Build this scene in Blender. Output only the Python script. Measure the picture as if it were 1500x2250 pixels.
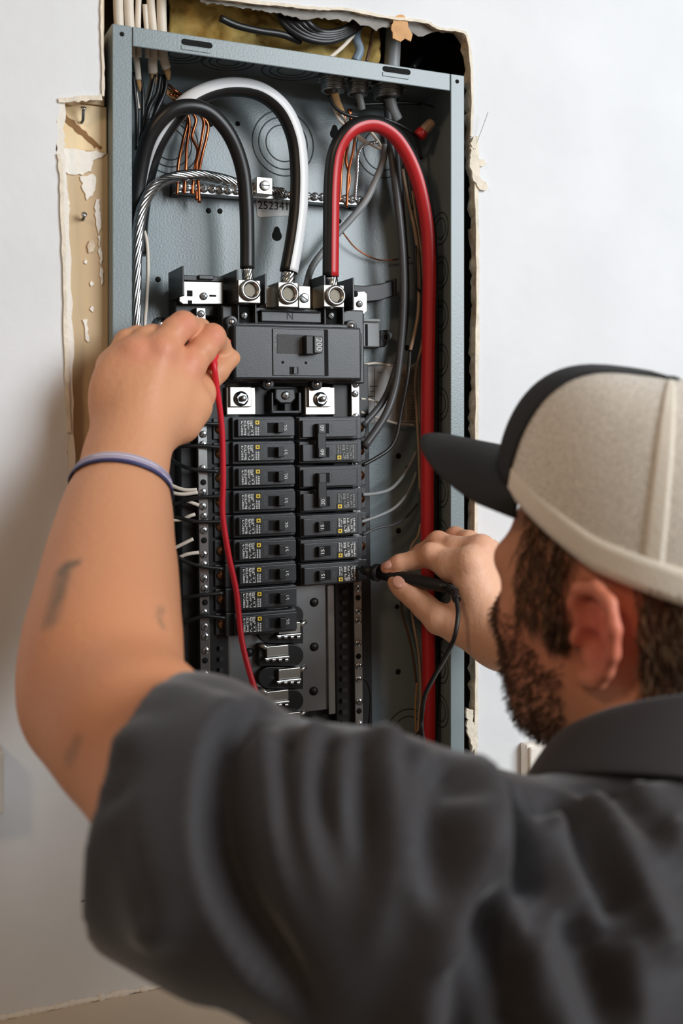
import bpy, bmesh, math, random
import numpy as np
from mathutils import Vector, Matrix
random.seed(7)
rng = np.random.default_rng(7)
for _o in list(bpy.data.objects): bpy.data.objects.remove(_o)
scene = bpy.context.scene
COL = scene.collection

# ---------------------------------------------------------------- camera
FPX = 2435.0                       # focal length in pixels of the 1500x2250 frame
HOR = 950.0                        # row of the horizon
YAW = math.radians(23.7)
CAM = Vector((0.0, -1.0, 1.5))
FW = Vector((math.sin(YAW), math.cos(YAW), 0)); RT = Vector((math.cos(YAW), -math.sin(YAW), 0)); UPV = Vector((0, 0, 1))
cd = bpy.data.cameras.new('camera'); cam = bpy.data.objects.new('camera', cd); COL.objects.link(cam)
cam.location = CAM; cam.rotation_euler = (math.pi/2, 0, -YAW)
cd.sensor_fit = 'VERTICAL'; cd.sensor_height = 36.0; cd.sensor_width = 24.0
cd.lens = FPX/2250*36.0
cd.shift_y = -(1125-HOR)/2250.0
cd.clip_start = 0.02
cd.dof.use_dof = True; cd.dof.focus_distance = 1.10; cd.dof.aperture_fstop = 4.0
scene.camera = cam

# ---------------------------------------------------------------- light
w = bpy.data.worlds.new('world'); scene.world = w; w.use_nodes = True
w.node_tree.nodes['Background'].inputs[0].default_value = (1.0, 0.80, 0.62, 1)
w.node_tree.nodes['Background'].inputs[1].default_value = 0.19
def area(name, loc, target, sx, sy, power, color):
    l = bpy.data.lights.new(name, 'AREA'); l.shape = 'RECTANGLE'; l.size = sx; l.size_y = sy
    l.energy = power; l.color = color
    o = bpy.data.objects.new(name, l); COL.objects.link(o); o.location = loc
    o.rotation_euler = (Vector(target)-Vector(loc)).to_track_quat('-Z', 'Y').to_euler()
    return o
area('window_light', (1.75, -2.25, 2.35), (0.40, 0, 1.5), 1.5, 1.5, 92, (0.90, 0.955, 1.0))
area('ceiling_lamp', (-1.0, -1.3, 2.5), (0.1, 0, 1.3), 0.25, 0.25, 6.5, (1.0, 0.70, 0.44))
scene.view_settings.view_transform = 'Standard'; scene.view_settings.look = 'None'
scene.view_settings.gamma = 1.0; scene.view_settings.use_curve_mapping = False
scene.view_settings.exposure = -0.22

# ---------------------------------------------------------------- helpers
def at(u, v, y):
    """point of the plane y = const seen at pixel u, v"""
    d = FW + RT*((u-750)/FPX) + UPV*(-(v-HOR)/FPX)
    return CAM + d*((y-CAM.y)/d.y)
def dp(u, v, d):
    """point at optical depth d"""
    return CAM + FW*d + RT*((u-750)/FPX*d) + UPV*(-(v-HOR)/FPX*d)
def lin(c):
    return tuple(((x/255)/12.92 if x/255 <= .04045 else ((x/255+.055)/1.055)**2.4) for x in c)
MATS = {}
def mat(name, rgb, rough=.5, metal=0., var=0., vscale=30., bump=0., bscale=200., spec=.5, rgb2=None, coat=0., sss=0., trans=0., stretch=None, attr=None):
    if name in MATS: return MATS[name]
    m = bpy.data.materials.new(name); m.use_nodes = True; nt = m.node_tree; b = nt.nodes['Principled BSDF']
    c = lin(rgb); b.inputs['Base Color'].default_value = (*c, 1); b.inputs['Roughness'].default_value = rough
    b.inputs['Metallic'].default_value = metal; b.inputs['Specular IOR Level'].default_value = spec
    b.inputs['Coat Weight'].default_value = coat
    if sss: b.inputs['Subsurface Weight'].default_value = sss; b.inputs['Subsurface Radius'].default_value = (.012, .004, .002); b.inputs['Subsurface Scale'].default_value = .5
    if trans: b.inputs['Transmission Weight'].default_value = trans
    tc = nt.nodes.new('ShaderNodeTexCoord'); mp = nt.nodes.new('ShaderNodeMapping'); nt.links.new(tc.outputs['Object'], mp.inputs[0])
    if stretch: mp.inputs['Scale'].default_value = stretch
    if var or rgb2:
        n = nt.nodes.new('ShaderNodeTexNoise'); n.inputs['Scale'].default_value = vscale; n.inputs['Detail'].default_value = 5
        nt.links.new(mp.outputs[0], n.inputs['Vector'])
        r = nt.nodes.new('ShaderNodeValToRGB'); nt.links.new(n.outputs['Fac'], r.inputs[0])
        c2 = lin(rgb2) if rgb2 else tuple(min(1, x*(1+var)) for x in c)
        c1 = c if rgb2 else tuple(x*(1-var) for x in c)
        r.color_ramp.elements[0].position = .35; r.color_ramp.elements[1].position = .68
        r.color_ramp.elements[0].color = (*c1, 1); r.color_ramp.elements[1].color = (*c2, 1)
        nt.links.new(r.outputs[0], b.inputs['Base Color'])
    if attr:
        a = nt.nodes.new('ShaderNodeVertexColor'); a.layer_name = attr
        nt.links.new(a.outputs['Color'], b.inputs['Base Color'])
    if bump:
        n2 = nt.nodes.new('ShaderNodeTexNoise'); n2.inputs['Scale'].default_value = bscale; n2.inputs['Detail'].default_value = 4
        nt.links.new(mp.outputs[0], n2.inputs['Vector'])
        bp = nt.nodes.new('ShaderNodeBump'); bp.inputs['Strength'].default_value = bump; bp.inputs['Distance'].default_value = .002
        nt.links.new(n2.outputs['Fac'], bp.inputs['Height']); nt.links.new(bp.outputs[0], b.inputs['Normal'])
    MATS[name] = m
    return m

def spline(pts, n=8):
    """Catmull-Rom through the points"""
    P = [Vector(p) for p in pts]
    if len(P) < 3: return [P[0].lerp(P[-1], i/n) for i in range(n+1)]
    P = [P[0]*2-P[1]] + P + [P[-1]*2-P[-2]]
    out = []
    for i in range(1, len(P)-2):
        a, b, c, d = P[i-1], P[i], P[i+1], P[i+2]
        for k in range(n):
            t = k/n
            out.append(.5*((2*b)+(c-a)*t+(2*a-5*b+4*c-d)*t*t+(3*b-a-3*c+d)*t*t*t))
    out.append(P[-2]); return out

class MB:
    def __init__(s): s.v = []; s.f = []; s.m = []; s.sm = []
    def add(s, vs, fs, mi=0, smooth=False):
        o = len(s.v); s.v += [tuple(p) for p in vs]
        for f in fs: s.f.append(tuple(i+o for i in f)); s.m.append(mi); s.sm.append(smooth)
        return s
    def box(s, x0, x1, y0, y1, z0, z1, mi=0, M=None):
        vs = [Vector((x, y, z)) for x in (x0, x1) for y in (y0, y1) for z in (z0, z1)]
        if M: vs = [M @ q for q in vs]
        return s.add(vs, [(0,1,3,2), (4,6,7,5), (0,4,5,1), (2,3,7,6), (0,2,6,4), (1,5,7,3)], mi)
    def prism(s, pts, y0, y1, mi=0):
        """polygon of (x, z) extruded along y"""
        n = len(pts)
        A = sum(pts[i][0]*pts[(i+1) % n][1]-pts[(i+1) % n][0]*pts[i][1] for i in range(n))
        if A < 0: pts = pts[::-1]
        vs = [(p[0], y0, p[1]) for p in pts] + [(p[0], y1, p[1]) for p in pts]
        fs = [tuple(range(n)), tuple(range(2*n-1, n-1, -1))] + [(i, i+n, (i+1) % n+n, (i+1) % n) for i in range(n)]
        return s.add(vs, fs, mi)
    def tube(s, path, r, seg=12, mi=0, caps=True, mif=None, flat=1.0):
        P = [Vector(p) for p in path]; n = len(P); R = r if isinstance(r, (list, tuple)) else [r]*n
        T = [(P[min(i+1, n-1)]-P[max(i-1, 0)]).normalized() for i in range(n)]
        ref = Vector((0, -1, 0))
        if abs(T[0].dot(ref)) > .9: ref = Vector((0, 0, 1))
        N = (ref-T[0]*ref.dot(T[0])).normalized(); vs = []
        for i in range(n):
            N = (N-T[i]*N.dot(T[i])); N.normalize(); B = T[i].cross(N)
            for k in range(seg):
                a = 2*math.pi*k/seg; vs.append(P[i]+(N*math.cos(a)*flat+B*math.sin(a))*R[i])
        o = len(s.v); s.v += [tuple(p) for p in vs]
        for i in range(n-1):
            for k in range(seg):
                k2 = (k+1) % seg
                s.f.append((o+i*seg+k, o+i*seg+k2, o+(i+1)*seg+k2, o+(i+1)*seg+k)); s.sm.append(True)
                s.m.append(mif(k/seg, i/(n-1)) if mif else mi)
        if caps:
            s.f.append(tuple(o+k for k in range(seg-1, -1, -1))); s.m.append(mi); s.sm.append(False)
            s.f.append(tuple(o+(n-1)*seg+k for k in range(seg))); s.m.append(mi); s.sm.append(False)
        return s
    def lathe(s, prof, org, axis=(0, -1, 0), seg=16, mi=0, smooth=True, phase=0.):
        """profile of (radius, height) around an axis"""
        A = Vector(axis).normalized(); X = A.orthogonal().normalized(); Y = A.cross(X); O = Vector(org); vs = []; fs = []
        for (r, h) in prof:
            for k in range(seg):
                a = 2*math.pi*k/seg+phase; vs.append(O+A*h+(X*math.cos(a)+Y*math.sin(a))*r)
        for i in range(len(prof)-1):
            for k in range(seg): fs.append((i*seg+k, i*seg+(k+1) % seg, (i+1)*seg+(k+1) % seg, (i+1)*seg+k))
        fs.append(tuple(range(seg-1, -1, -1))); fs.append(tuple((len(prof)-1)*seg+k for k in range(seg)))
        return s.add(vs, fs, mi, smooth)
    def ring(s, org, R, r, axis=(0, -1, 0), seg=40, rs=6, mi=0, sq=1.):
        A = Vector(axis).normalized(); X = A.orthogonal().normalized(); Y = A.cross(X); O = Vector(org)
        p = [O+(X*math.cos(2*math.pi*k/seg)+Y*math.sin(2*math.pi*k/seg))*R for k in range(seg)]
        vs = []; fs = []
        for k in range(seg):
            d = (p[k]-O).normalized()
            for j in range(rs):
                a = 2*math.pi*j/rs; vs.append(p[k]+d*math.cos(a)*r+A*math.sin(a)*r*sq)
        for k in range(seg):
            for j in range(rs): fs.append((k*rs+j, k*rs+(j+1) % rs, ((k+1) % seg)*rs+(j+1) % rs, ((k+1) % seg)*rs+j))
        return s.add(vs, fs, mi, True)
    def ball(s, c, rad, seg=16, rings=10, mi=0, M=None):
        C = Vector(c); rad = rad if isinstance(rad, (tuple, list)) else (rad,)*3; vs = []; fs = []
        for i in range(rings+1):
            th = math.pi*i/rings
            for k in range(seg):
                a = 2*math.pi*k/seg; q = Vector((rad[0]*math.sin(th)*math.cos(a), rad[1]*math.sin(th)*math.sin(a), rad[2]*math.cos(th)))
                vs.append(C+((M @ q) if M else q))
        for i in range(rings):
            for k in range(seg): fs.append((i*seg+k, (i+1)*seg+k, (i+1)*seg+(k+1) % seg, i*seg+(k+1) % seg))
        return s.add(vs, fs, mi, True)
    def text(s, txt, org, right, up, size, depth=.0002, mi=0, align='CENTER', sx=1.):
        c = bpy.data.curves.new('t', 'FONT'); c.body = txt; c.size = 1; c.align_x = align; c.align_y = 'CENTER'; c.resolution_u = 3
        o = bpy.data.objects.new('t', c); COL.objects.link(o)
        dg = bpy.context.evaluated_depsgraph_get(); me = bpy.data.meshes.new_from_object(o.evaluated_get(dg))
        R = Vector(right).normalized()*size*sx; U = Vector(up).normalized()*size; N = R.cross(U).normalized()*depth; O = Vector(org)
        s.add([O+R*q.co.x+U*q.co.y+N for q in me.vertices], [tuple(p.vertices) for p in me.polygons], mi)
        bpy.data.objects.remove(o); bpy.data.curves.remove(c); bpy.data.meshes.remove(me)
        return s

OFF = {}
def _uniq_parent(o, parent):
    o.parent = parent
def tag(o, label=None, cat=None, group=None, kind=None):
    if label: o['label'] = label
    if cat: o['category'] = cat
    if group: o['group'] = group
    if kind: o['kind'] = kind
    return o
def thing(name, loc, label, cat, group=None, rot=0.):
    o = bpy.data.objects.new(name, None); COL.objects.link(o); o.empty_display_size = .02
    o.location = loc; o.rotation_euler = (0, rot, 0); OFF[o] = Vector(loc)
    return tag(o, label, cat, group)
def obj(name, mb, mats, parent=None, bevel=0., local=False, label=None, cat=None, group=None, kind=None, bseg=2, smooth=False):
    """one mesh object; geometry in world coordinates unless local"""
    me = bpy.data.meshes.new(name)
    off = Vector((0, 0, 0))
    if parent is not None and not local: off = OFF.get(parent, off)
    elif parent is None and not local and mb.v:
        a = np.array(mb.v); off = Vector(((a[:,0].min()+a[:,0].max())/2, (a[:,1].min()+a[:,1].max())/2, a[:,2].min()))
    me.from_pydata([(q[0]-off.x, q[1]-off.y, q[2]-off.z) for q in mb.v], [], mb.f)
    for k in (mats if isinstance(mats, (list, tuple)) else [mats]): me.materials.append(k)
    me.polygons.foreach_set('material_index', mb.m); me.polygons.foreach_set('use_smooth', [smooth or q for q in mb.sm])
    me.update()
    o = bpy.data.objects.new(name, me); COL.objects.link(o)
    if parent is not None: o.parent = parent; OFF[o] = OFF.get(parent, Vector((0,0,0)))
    else: o.location = off; OFF[o] = off
    if bevel:
        b = o.modifiers.new('bevel', 'BEVEL'); b.width = bevel; b.segments = bseg; b.limit_method = 'ANGLE'; b.angle_limit = math.radians(40); b.harden_normals = False
    return tag(o, label, cat, group, kind)
def dup(root, loc, rot=None, label=None, group=None):
    r = root.copy(); COL.objects.link(r); r.location = loc
    if rot is not None: r.rotation_euler = (0, rot, 0)
    if label: r['label'] = label
    if group: r['group'] = group
    for ch in list(root.children):
        c = ch.copy(); COL.objects.link(c); c.parent = r
        for g in ch.children:
            e = g.copy(); COL.objects.link(e); e.parent = c
    return r
def jit(a): return random.uniform(-a, a)

# ---------------------------------------------------------------- materials
M_paint = mat('white_wall_paint', (226, 228, 230), .62, var=.035, vscale=9, bump=.25, bscale=60)
M_gyps = mat('torn_gypsum', (232, 216, 192), .95, rgb2=(172, 146, 118), vscale=55, bump=1., bscale=160)
M_paper = mat('torn_drywall_paper', (236, 226, 208), .95, var=.1, vscale=90, bump=.6, bscale=220)
M_greypaper = mat('grey_backing_paper', (150, 147, 142), .9, var=.18, vscale=40, bump=.5, bscale=90)
M_stud = mat('stud_wood', (216, 194, 160), .8, rgb2=(202, 176, 140), vscale=22, bump=.25, bscale=70, stretch=(1, 1, .15))
M_wood = mat('fresh_pine', (250, 230, 192), .75, rgb2=(236, 208, 162), vscale=40, bump=.2, bscale=90, stretch=(1, 1, .2))
M_groove = mat('dark_wood_split', (150, 112, 72), .9, var=.15)
M_plaster = mat('joint_compound', (240, 234, 224), .85, bump=.5, bscale=150)
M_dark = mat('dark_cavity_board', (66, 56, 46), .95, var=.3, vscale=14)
M_insul = mat('yellow_fibreglass', (226, 198, 122), 1., rgb2=(196, 158, 84), vscale=28, bump=1., bscale=70)
M_trim = mat('cream_ledge_paint', (214, 202, 184), .6, var=.04, vscale=12, bump=.3, bscale=50)
M_box = mat('grey_panel_enamel', (130, 143, 147), .27, var=.03, vscale=6, bump=.10, bscale=500, spec=.5)
M_boxe = mat('panel_groove', (62, 70, 73), .5)
M_hole = mat('black_hole', (8, 8, 9), .9)
M_blk = mat('black_moulded_plastic', (38, 39, 41), .34, var=.12, vscale=60, bump=.05, bscale=900)
M_blk2 = mat('charcoal_breaker_plastic', (48, 50, 53), .36, var=.10, vscale=50, bump=.06, bscale=900)
M_blk3 = mat('deep_black_plastic', (16, 16, 17), .45)
M_alu = mat('tin_plated_aluminium', (190, 188, 182), .34, 1., var=.06, vscale=60)
M_steel = mat('zinc_steel', (170, 172, 172), .30, 1., var=.12, vscale=40)
M_galv = mat('galvanised_plate', (150, 153, 155), .36, 1., var=.14, vscale=16, bump=.08, bscale=60)
M_screw = mat('bright_screw', (205, 208, 210), .2, 1.)
M_brass = mat('bronze_screw', (160, 120, 86), .3, 1.)
M_cop = mat('bare_copper', (176, 106, 70), .30, 1., var=.1, vscale=120)
M_jblk = mat('black_cable_jacket', (28, 28, 29), .38, var=.1, vscale=50)
M_jgry = mat('dark_grey_cable_jacket', (70, 70, 72), .42, var=.1, vscale=50)
M_jlg = mat('light_grey_cable_jacket', (140, 142, 142), .45, var=.08, vscale=50)
M_jwht = mat('white_cable_stripe', (228, 229, 230), .35)
M_jred = mat('red_cable_stripe', (196, 42, 46), .33)
M_romex = mat('cream_cable_sheath', (226, 214, 198), .5, var=.06, vscale=60)
M_tan = mat('tan_wire_sheath', (178, 150, 124), .5, var=.1, vscale=60)
M_kraft = mat('kraft_paper_filler', (172, 132, 86), .9, var=.2, vscale=90)
M_redl = mat('red_silicone_lead', (214, 30, 48), .42)
M_lblk = mat('label_black', (14, 14, 15), .45)
M_lwht = mat('label_white_print', (222, 222, 220), .6)
M_lyel = mat('label_yellow', (232, 196, 42), .5)
M_lgry = mat('label_grey_print', (150, 150, 148), .6)
M_stick = mat('white_sticker', (226, 226, 224), .5)
M_ink = mat('black_ink', (28, 28, 30), .7)
M_tanlbl = mat('tan_paper_label', (188, 172, 152), .7, var=.05, vscale=40)
# ================================================================ the wall, its hole and the cavity
def ragged(pts, step=.006, amp=.0016):
    out = []
    for i in range(len(pts)):
        a = Vector(pts[i]); b = Vector(pts[(i+1) % len(pts)]); L = (b-a).length; n = max(1, int(L/step))
        for k in range(n):
            q = a.lerp(b, k/n); j = amp if k else amp*.4
            out.append(Vector((q.x+jit(j), q.y, q.z+jit(j))))
    return out
TH = .013
hole_px = [(300, -110), (224, -110), (222, 60), (226, 150), (224, 214), (130, 224), (124, 330), (133, 350), (140, 520), (146, 760), (150, 980), (153, 1150), (165, 1450), (174, 1690),
           (180, 1742), (236, 1744), (240, 1880), (1046, 1745), (1044, 1500), (1043, 1150), (1046, 800), (1046, 560), (1044, 400), (1034, 330), (1036, 190), (1028, 92), (1010, 66), (962, 62), (930, 44),
           (862, 38), (800, 30), (760, 18), (690, 20), (640, 12), (560, 6), (470, -4), (400, -30), (360, -110)]
hole = ragged([at(u, v, 0) for u, v in hole_px])
outer = [Vector(p) for p in ((-1.4, 0, 0), (2.4, 0, 0), (2.4, 0, 2.8), (-1.4, 0, 2.8))]
bm = bmesh.new()
def loop(bm, pts):
    vs = [bm.verts.new(p) for p in pts]
    return [bm.edges.new((vs[i], vs[(i+1) % len(vs)])) for i in range(len(vs))]
es = loop(bm, outer)+loop(bm, hole)
bmesh.ops.triangle_fill(bm, use_beauty=True, edges=es)
for f in bm.faces:
    if f.normal.y > 0: f.normal_flip()
fr = list(bm.faces)
r = bmesh.ops.extrude_face_region(bm, geom=fr)
nv = [g for g in r['geom'] if isinstance(g, bmesh.types.BMVert)]
for q in nv:
    q.co.y += TH
    if .02 < q.co.x < .75 and q.co.z > 1.0: q.co.x += jit(.0015); q.co.z += jit(.0015)
for f in bm.faces:
    f.normal_update()
    f.material_index = 1 if abs(f.normal.y) < .8 and .02 < f.calc_center_median().x < .8 else 0
bmesh.ops.recalc_face_normals(bm, faces=list(bm.faces))
me = bpy.data.meshes.new('wall_back'); bm.to_mesh(me); bm.free(); me.materials.append(M_paint); me.materials.append(M_gyps)
wall = bpy.data.objects.new('wall_back', me); COL.objects.link(wall); OFF[wall] = Vector((0, 0, 0))
tag(wall, kind='structure')

b = MB(); b.box(-1.4, 2.4, -3.2, .3, -.02, 0)
M_floor = mat('brown_floor', (120, 98, 78), .5, var=.1, vscale=5)
tag(obj('floor', b, M_floor), kind='structure')
# cream ledge along the wall below the panel
zl = at(190, 2200, 0).z
b = MB(); b.box(-1.4, 2.4, -.14, -.0002, zl-.03, zl)
tag(obj('trim_1', b, M_trim, bevel=.004), kind='structure')
b = MB()
x = -.2
while x < .45:                      # uneven caulk line where ledge and wall meet
    b.ball((x, -.0015, zl+.0012), (.006+jit(.002), .0032+jit(.001), .0028+jit(.0012)), 8, 5); x += .0065
obj('caulk_bead', b, M_plaster, OFF and [o for o in COL.objects if o.name == 'trim_1'][0])

# ---- the stud and cavity behind the board
xs0, xs1 = at(112, 600, TH).x, at(239, 600, TH).x
b = MB(); b.box(xs0-.02, xs1, TH+.0005, .1, 1.02, at(180, 330, TH).z)
obj('stud', b, M_stud, wall, bevel=.0015)
b = MB(); b.box(xs0-.02, xs1-.001, TH+.0035, .1, at(180, 330, TH).z+.0006, at(180, 226, TH).z)
obj('wood_block', b, M_wood, wall, bevel=.0012)
b = MB(); b.box(xs0-.02, xs1-.004, TH+.0012, .1, at(180, 226, TH).z+.0005, 2.2)
obj('stud', b, M_stud, wall)
def strip(pxs, y, w=.004, th=.0016):
    """flat ragged strip along a pixel path lying on plane y"""
    P = spline([at(u, v, y) for u, v in pxs], 6); m = MB(); L = []; R = []
    for i, p in enumerate(P):
        t = (P[min(i+1, len(P)-1)]-P[max(i-1, 0)]).normalized(); n = Vector((t.z, 0, -t.x)); ww = w(i/len(P)) if callable(w) else w
        L.append(p+n*ww*(.6+random.random()*.7)); R.append(p-n*ww*(.6+random.random()*.7))
    pts = [(p.x, p.z) for p in L]+[(p.x, p.z) for p in R[::-1]]
    for i in range(len(L)-1):
        m.prism([(L[i].x, L[i].z), (L[i+1].x, L[i+1].z), (R[i+1].x, R[i+1].z), (R[i].x, R[i].z)], y-th, y)
    return m
def blob(pxs, y, th=.0012, amp=.0012, step=.003):
    pts = ragged([at(u, v, y) for u, v in pxs], step, amp); m = MB(); m.prism([(p.x, p.z) for p in pts], y-th, y); return m
obj('split_groove', strip([(128, 243), (160, 275), (195, 305), (222, 327)], TH+.0037, .0016, .0006), M_groove, wall)
obj('split_groove', strip([(136, 252), (170, 282), (212, 322)], TH+.0036, .0030, .0004), M_groove, wall)
YS = TH+.0003
for q in ([(135, 327), (205, 332), (236, 335), (222, 345), (205, 352), (200, 376), (180, 385), (150, 384), (138, 372)],
          [(176, 388), (205, 382), (210, 400), (202, 430), (190, 440), (182, 418)],
          [(138, 425), (150, 430), (154, 448), (148, 462), (136, 466)], [(138, 500), (146, 505), (147, 515), (138, 520)],
          [(181, 704), (192, 702), (193, 722), (197, 750), (191, 752), (186, 730)],
          [(186, 570), (191, 574), (188, 580), (183, 576)], [(196, 622), (200, 618), (206, 624), (199, 631)], [(200, 672), (206, 676), (203, 686), (197, 680)],
          [(214, 520), (219, 518), (226, 620), (222, 628), (217, 560)], [(210, 440), (218, 438), (222, 500), (216, 520), (208, 470)]):
    obj('compound_patch', blob(q, YS), M_plaster, wall)
for q in ([(196, 530), (205, 528), (208, 540), (204, 552), (195, 556), (192, 542)],):
    obj('wood_knot', blob(q, YS, .0018), M_gyps, wall)
# torn plaster lip along the left edge of the opening
def lip(pxs, name, m, w, y=-.0006, th=.0016): obj(name, strip(pxs, y, w, th), m, wall)
lip([(131, 226), (127, 300), (129, 340), (137, 420), (141, 520), (146, 700), (148, 860), (151, 1000), (154, 1140)], 'torn_plaster_lip', M_plaster, .0034, TH-.001, TH*.9)
lip([(128, 338), (133, 372), (137, 470), (142, 640), (146, 800), (150, 950)], 'torn_paper_lip', M_paper, .0018)
lip([(158, 1280), (166, 1460), (173, 1650), (179, 1738)], 'torn_plaster_lip', M_plaster, .0032)
lip([(178, 1744), (205, 1748), (236, 1745)], 'torn_plaster_lip', M_plaster, .003)
lip([(128, 222), (170, 218), (223, 214)], 'torn_plaster_lip', M_paper, .0025)
lip([(223, -60), (223, 60), (226, 150), (226, 212)], 'torn_paper_lip', M_paper, .0012)
lip([(1047, 300), (1045, 420), (1048, 560), (1047, 760), (1046, 960), (1044, 1150), (1045, 1400), (1045, 1560), (1043, 1680)], 'torn_paper_lip', M_paper, .0020)
lip([(440, -6), (560, 6), (640, 14), (700, 20), (762, 22), (860, 40), (930, 48), (965, 64), (1012, 70), (1028, 92), (1036, 190), (1034, 300)], 'torn_paper_lip', M_paper, .0015)
for q in ([(1030, 325), (1044, 330), (1048, 350), (1060, 352), (1068, 362), (1058, 368), (1050, 366), (1052, 392), (1064, 402), (1070, 414), (1058, 420), (1046, 410), (1036, 398), (1030, 360)],
          [(1036, 300), (1042, 302), (1046, 322), (1036, 330), (1030, 316)],
          [(1022, 1555), (1036, 1560), (1038, 1600), (1044, 1640), (1034, 1650), (1024, 1600)],):
    obj('torn_paper_flap', blob(q, -.001, .003, .0016), M_paper, wall)
# grey torn paper hanging under the upper edge and the tan curl
q = [(436, -4), (520, 8), (600, 12), (690, 22), (770, 24), (850, 42), (862, 62), (840, 60), (826, 70), (812, 58), (790, 56), (776, 44), (758, 48), (742, 42), (720, 44), (690, 40), (668, 44), (650, 38), (630, 34), (600, 28), (560, 22), (500, 14), (440, 6)]
obj('hanging_paper', blob(q, .006, .0012, .0014), M_greypaper, wall)
q = [(884, 42), (925, 48), (955, 58), (950, 70), (934, 78), (918, 80), (900, 70), (888, 62)]
obj('hanging_paper', blob(q, .007, .0012, .0014), M_greypaper, wall)
q = [(868, 36), (884, 34), (893, 46), (896, 60), (904, 76), (900, 92), (888, 86), (878, 92), (862, 84), (858, 66), (862, 50)]
M_tcurl = mat('tan_paper_curl', (216, 168, 120), .9, var=.1, vscale=80, bump=.5, bscale=150)
obj('paper_curl', blob(q, .001, .0016, .0012), M_tcurl, wall)
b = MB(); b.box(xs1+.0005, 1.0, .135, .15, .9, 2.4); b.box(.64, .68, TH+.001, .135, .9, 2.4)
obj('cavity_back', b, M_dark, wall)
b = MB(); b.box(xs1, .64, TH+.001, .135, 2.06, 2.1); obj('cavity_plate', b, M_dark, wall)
# wires sticking out of the board and small pencil marks
b = MB(); b.tube(spline([at(1040, 330, -.002), at(1056, 290, -.006), at(1072, 246, -.012)], 6), .0003, 5)
obj('paper_fibre', b, M_greypaper, wall)
b = MB()
for pth in ([(178, 1981), (195, 1977), (214, 1977)], [(180, 1978), (205, 1981)]): b.tube(spline([at(u, v, -.0002) for u, v in pth], 5), .0004, 5)
obj('pencil_mark', b, M_ink, wall)
# nails in the stud
for (u, v, tilt) in ((181, 268, 1), (182, 484, .35)):
    p = at(u, v, TH); n = thing('nail', p, 'bent nail sticking out of the pale wood block' if tilt == 1 else 'short nail sticking out of the tan stud below the wood block', 'nail')
    q = p+Vector((-.0005, -.008, .010*tilt))
    b = MB(); b.tube([p+Vector((0, .006, 0)), p+Vector((0, -.003, .001)), q], .0013, 8); obj('shank', b, M_boxe, n)
    b = MB(); b.lathe([(.0026, 0), (.0026, .001)], q, (q-p), 10); obj('head', b, M_steel, n)
# insulation above the panel
bm = bmesh.new(); bmesh.ops.create_grid(bm, x_segments=70, y_segments=40, size=.5)
x0, x1 = at(352, 60, .09).x, at(800, 60, .09).x; z0, z1 = (at(250, 55, -.003).z+at(1016, 163, -.003).z)/2+.014, 2.052
from mathutils import noise
for q in bm.verts:
    fx = q.co.x+.5; fz = q.co.y+.5; X = x0+(x1-x0)*fx; Z = z0+(z1-z0)*fz
    q.co = Vector((X, .056+.016*noise.noise(Vector((X*22, Z*30, 1)))+.010*noise.noise(Vector((X*70, Z*80, 3)))+.004*noise.noise(Vector((X*200, Z*200, 3))), Z))
for f in bm.faces: f.smooth = True
bmesh.ops.solidify(bm, geom=list(bm.faces), thickness=.012)
me = bpy.data.meshes.new('insulation'); bm.to_mesh(me); bm.free(); me.materials.append(M_insul)
o = bpy.data.objects.new('insulation', me); COL.objects.link(o)
tag(o, 'yellow fibreglass insulation in the cavity above the panel', 'insulation', kind='stuff')

# white box on the wall at the right, switch plate at the left
t = thing('junction_box', at(1300, 1700, 0), 'cream white surface box on the wall behind the shirt collar', 'box')
p0 = at(1143, 1700, -.002); p1 = at(1143, 1640, -.016)
b = MB(); b.box(p0.x, p0.x+.115, -.014, -.0005, p1.z-.115, p1.z); obj('body', b, M_plaster, t, bevel=.003)
b = MB(); b.box(p0.x+.002, p0.x+.113, -.018, -.0142, p1.z-.113, p1.z-.002); obj('cover_plate', b, M_plaster, t, bevel=.002)
t = thing('switch_plate', at(0, 1760, 0), 'grey white box on the wall cut by the left frame edge', 'box')
p0 = at(10, 1790, -.03); p1 = at(10, 1650, -.03)
M_sw = mat('switch_box_white', (220, 216, 208), .5)
b = MB(); b.box(p0.x-.09, p0.x, -.03, -.0005, p0.z, p1.z); obj('body', b, M_sw, t, bevel=.002)
b = MB(); b.box(p0.x-.088, p0.x-.002, -.034, -.0302, p0.z+.002, p1.z-.002); obj('cover_plate', b, M_sw, t, bevel=.0015)
# ================================================================ the steel enclosure
YB = .085; YF = -.003; T = .0016
bx0, bx1 = at(247, 60, YF).x, at(1020, 170, YF).x
bz1 = (at(250, 55, YF).z+at(1016, 163, YF).z)/2
bz0 = at(250, 1800, YF).z; FLW = at(290, 500, YF).x-bx0; FLR = bx1-at(990, 500, YF).x
enc = thing('electrical_enclosure', ((bx0+bx1)/2, YB, bz0), 'grey steel breaker panel box set into the opening in the wall', 'panel box')
b = MB(); b.box(bx0, bx1, YB, YB+T, bz0, bz1); obj('back_plate', b, M_box, enc)
b = MB(); b.box(bx0, bx0+T, YF+T, YB, bz0, bz1); obj('side_wall', b, M_box, enc)
b = MB(); b.box(bx1-T, bx1, YF+T, YB, bz0, bz1); rw = obj('side_wall', b, M_box, enc)
b = MB(); b.box(bx0+T, bx1-T, YF+T, YB, bz1-T, bz1); tw = obj('top_wall', b, M_box, enc)
b = MB(); b.box(bx0+T, bx1-T, YF+T, YB, bz0, bz0+T); obj('bottom_wall', b, M_box, enc)
b = MB(); b.box(bx0, bx0+FLW, YF, YF+T, bz0, bz1); obj('left_flange', b, M_box, enc, bevel=.0008)
b = MB(); b.box(bx1-FLR, bx1, YF, YF+T, bz0, bz1); obj('right_flange', b, M_box, enc, bevel=.0008)
FTH = at(300, 58, YF).z-at(300, 101, YF).z
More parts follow.
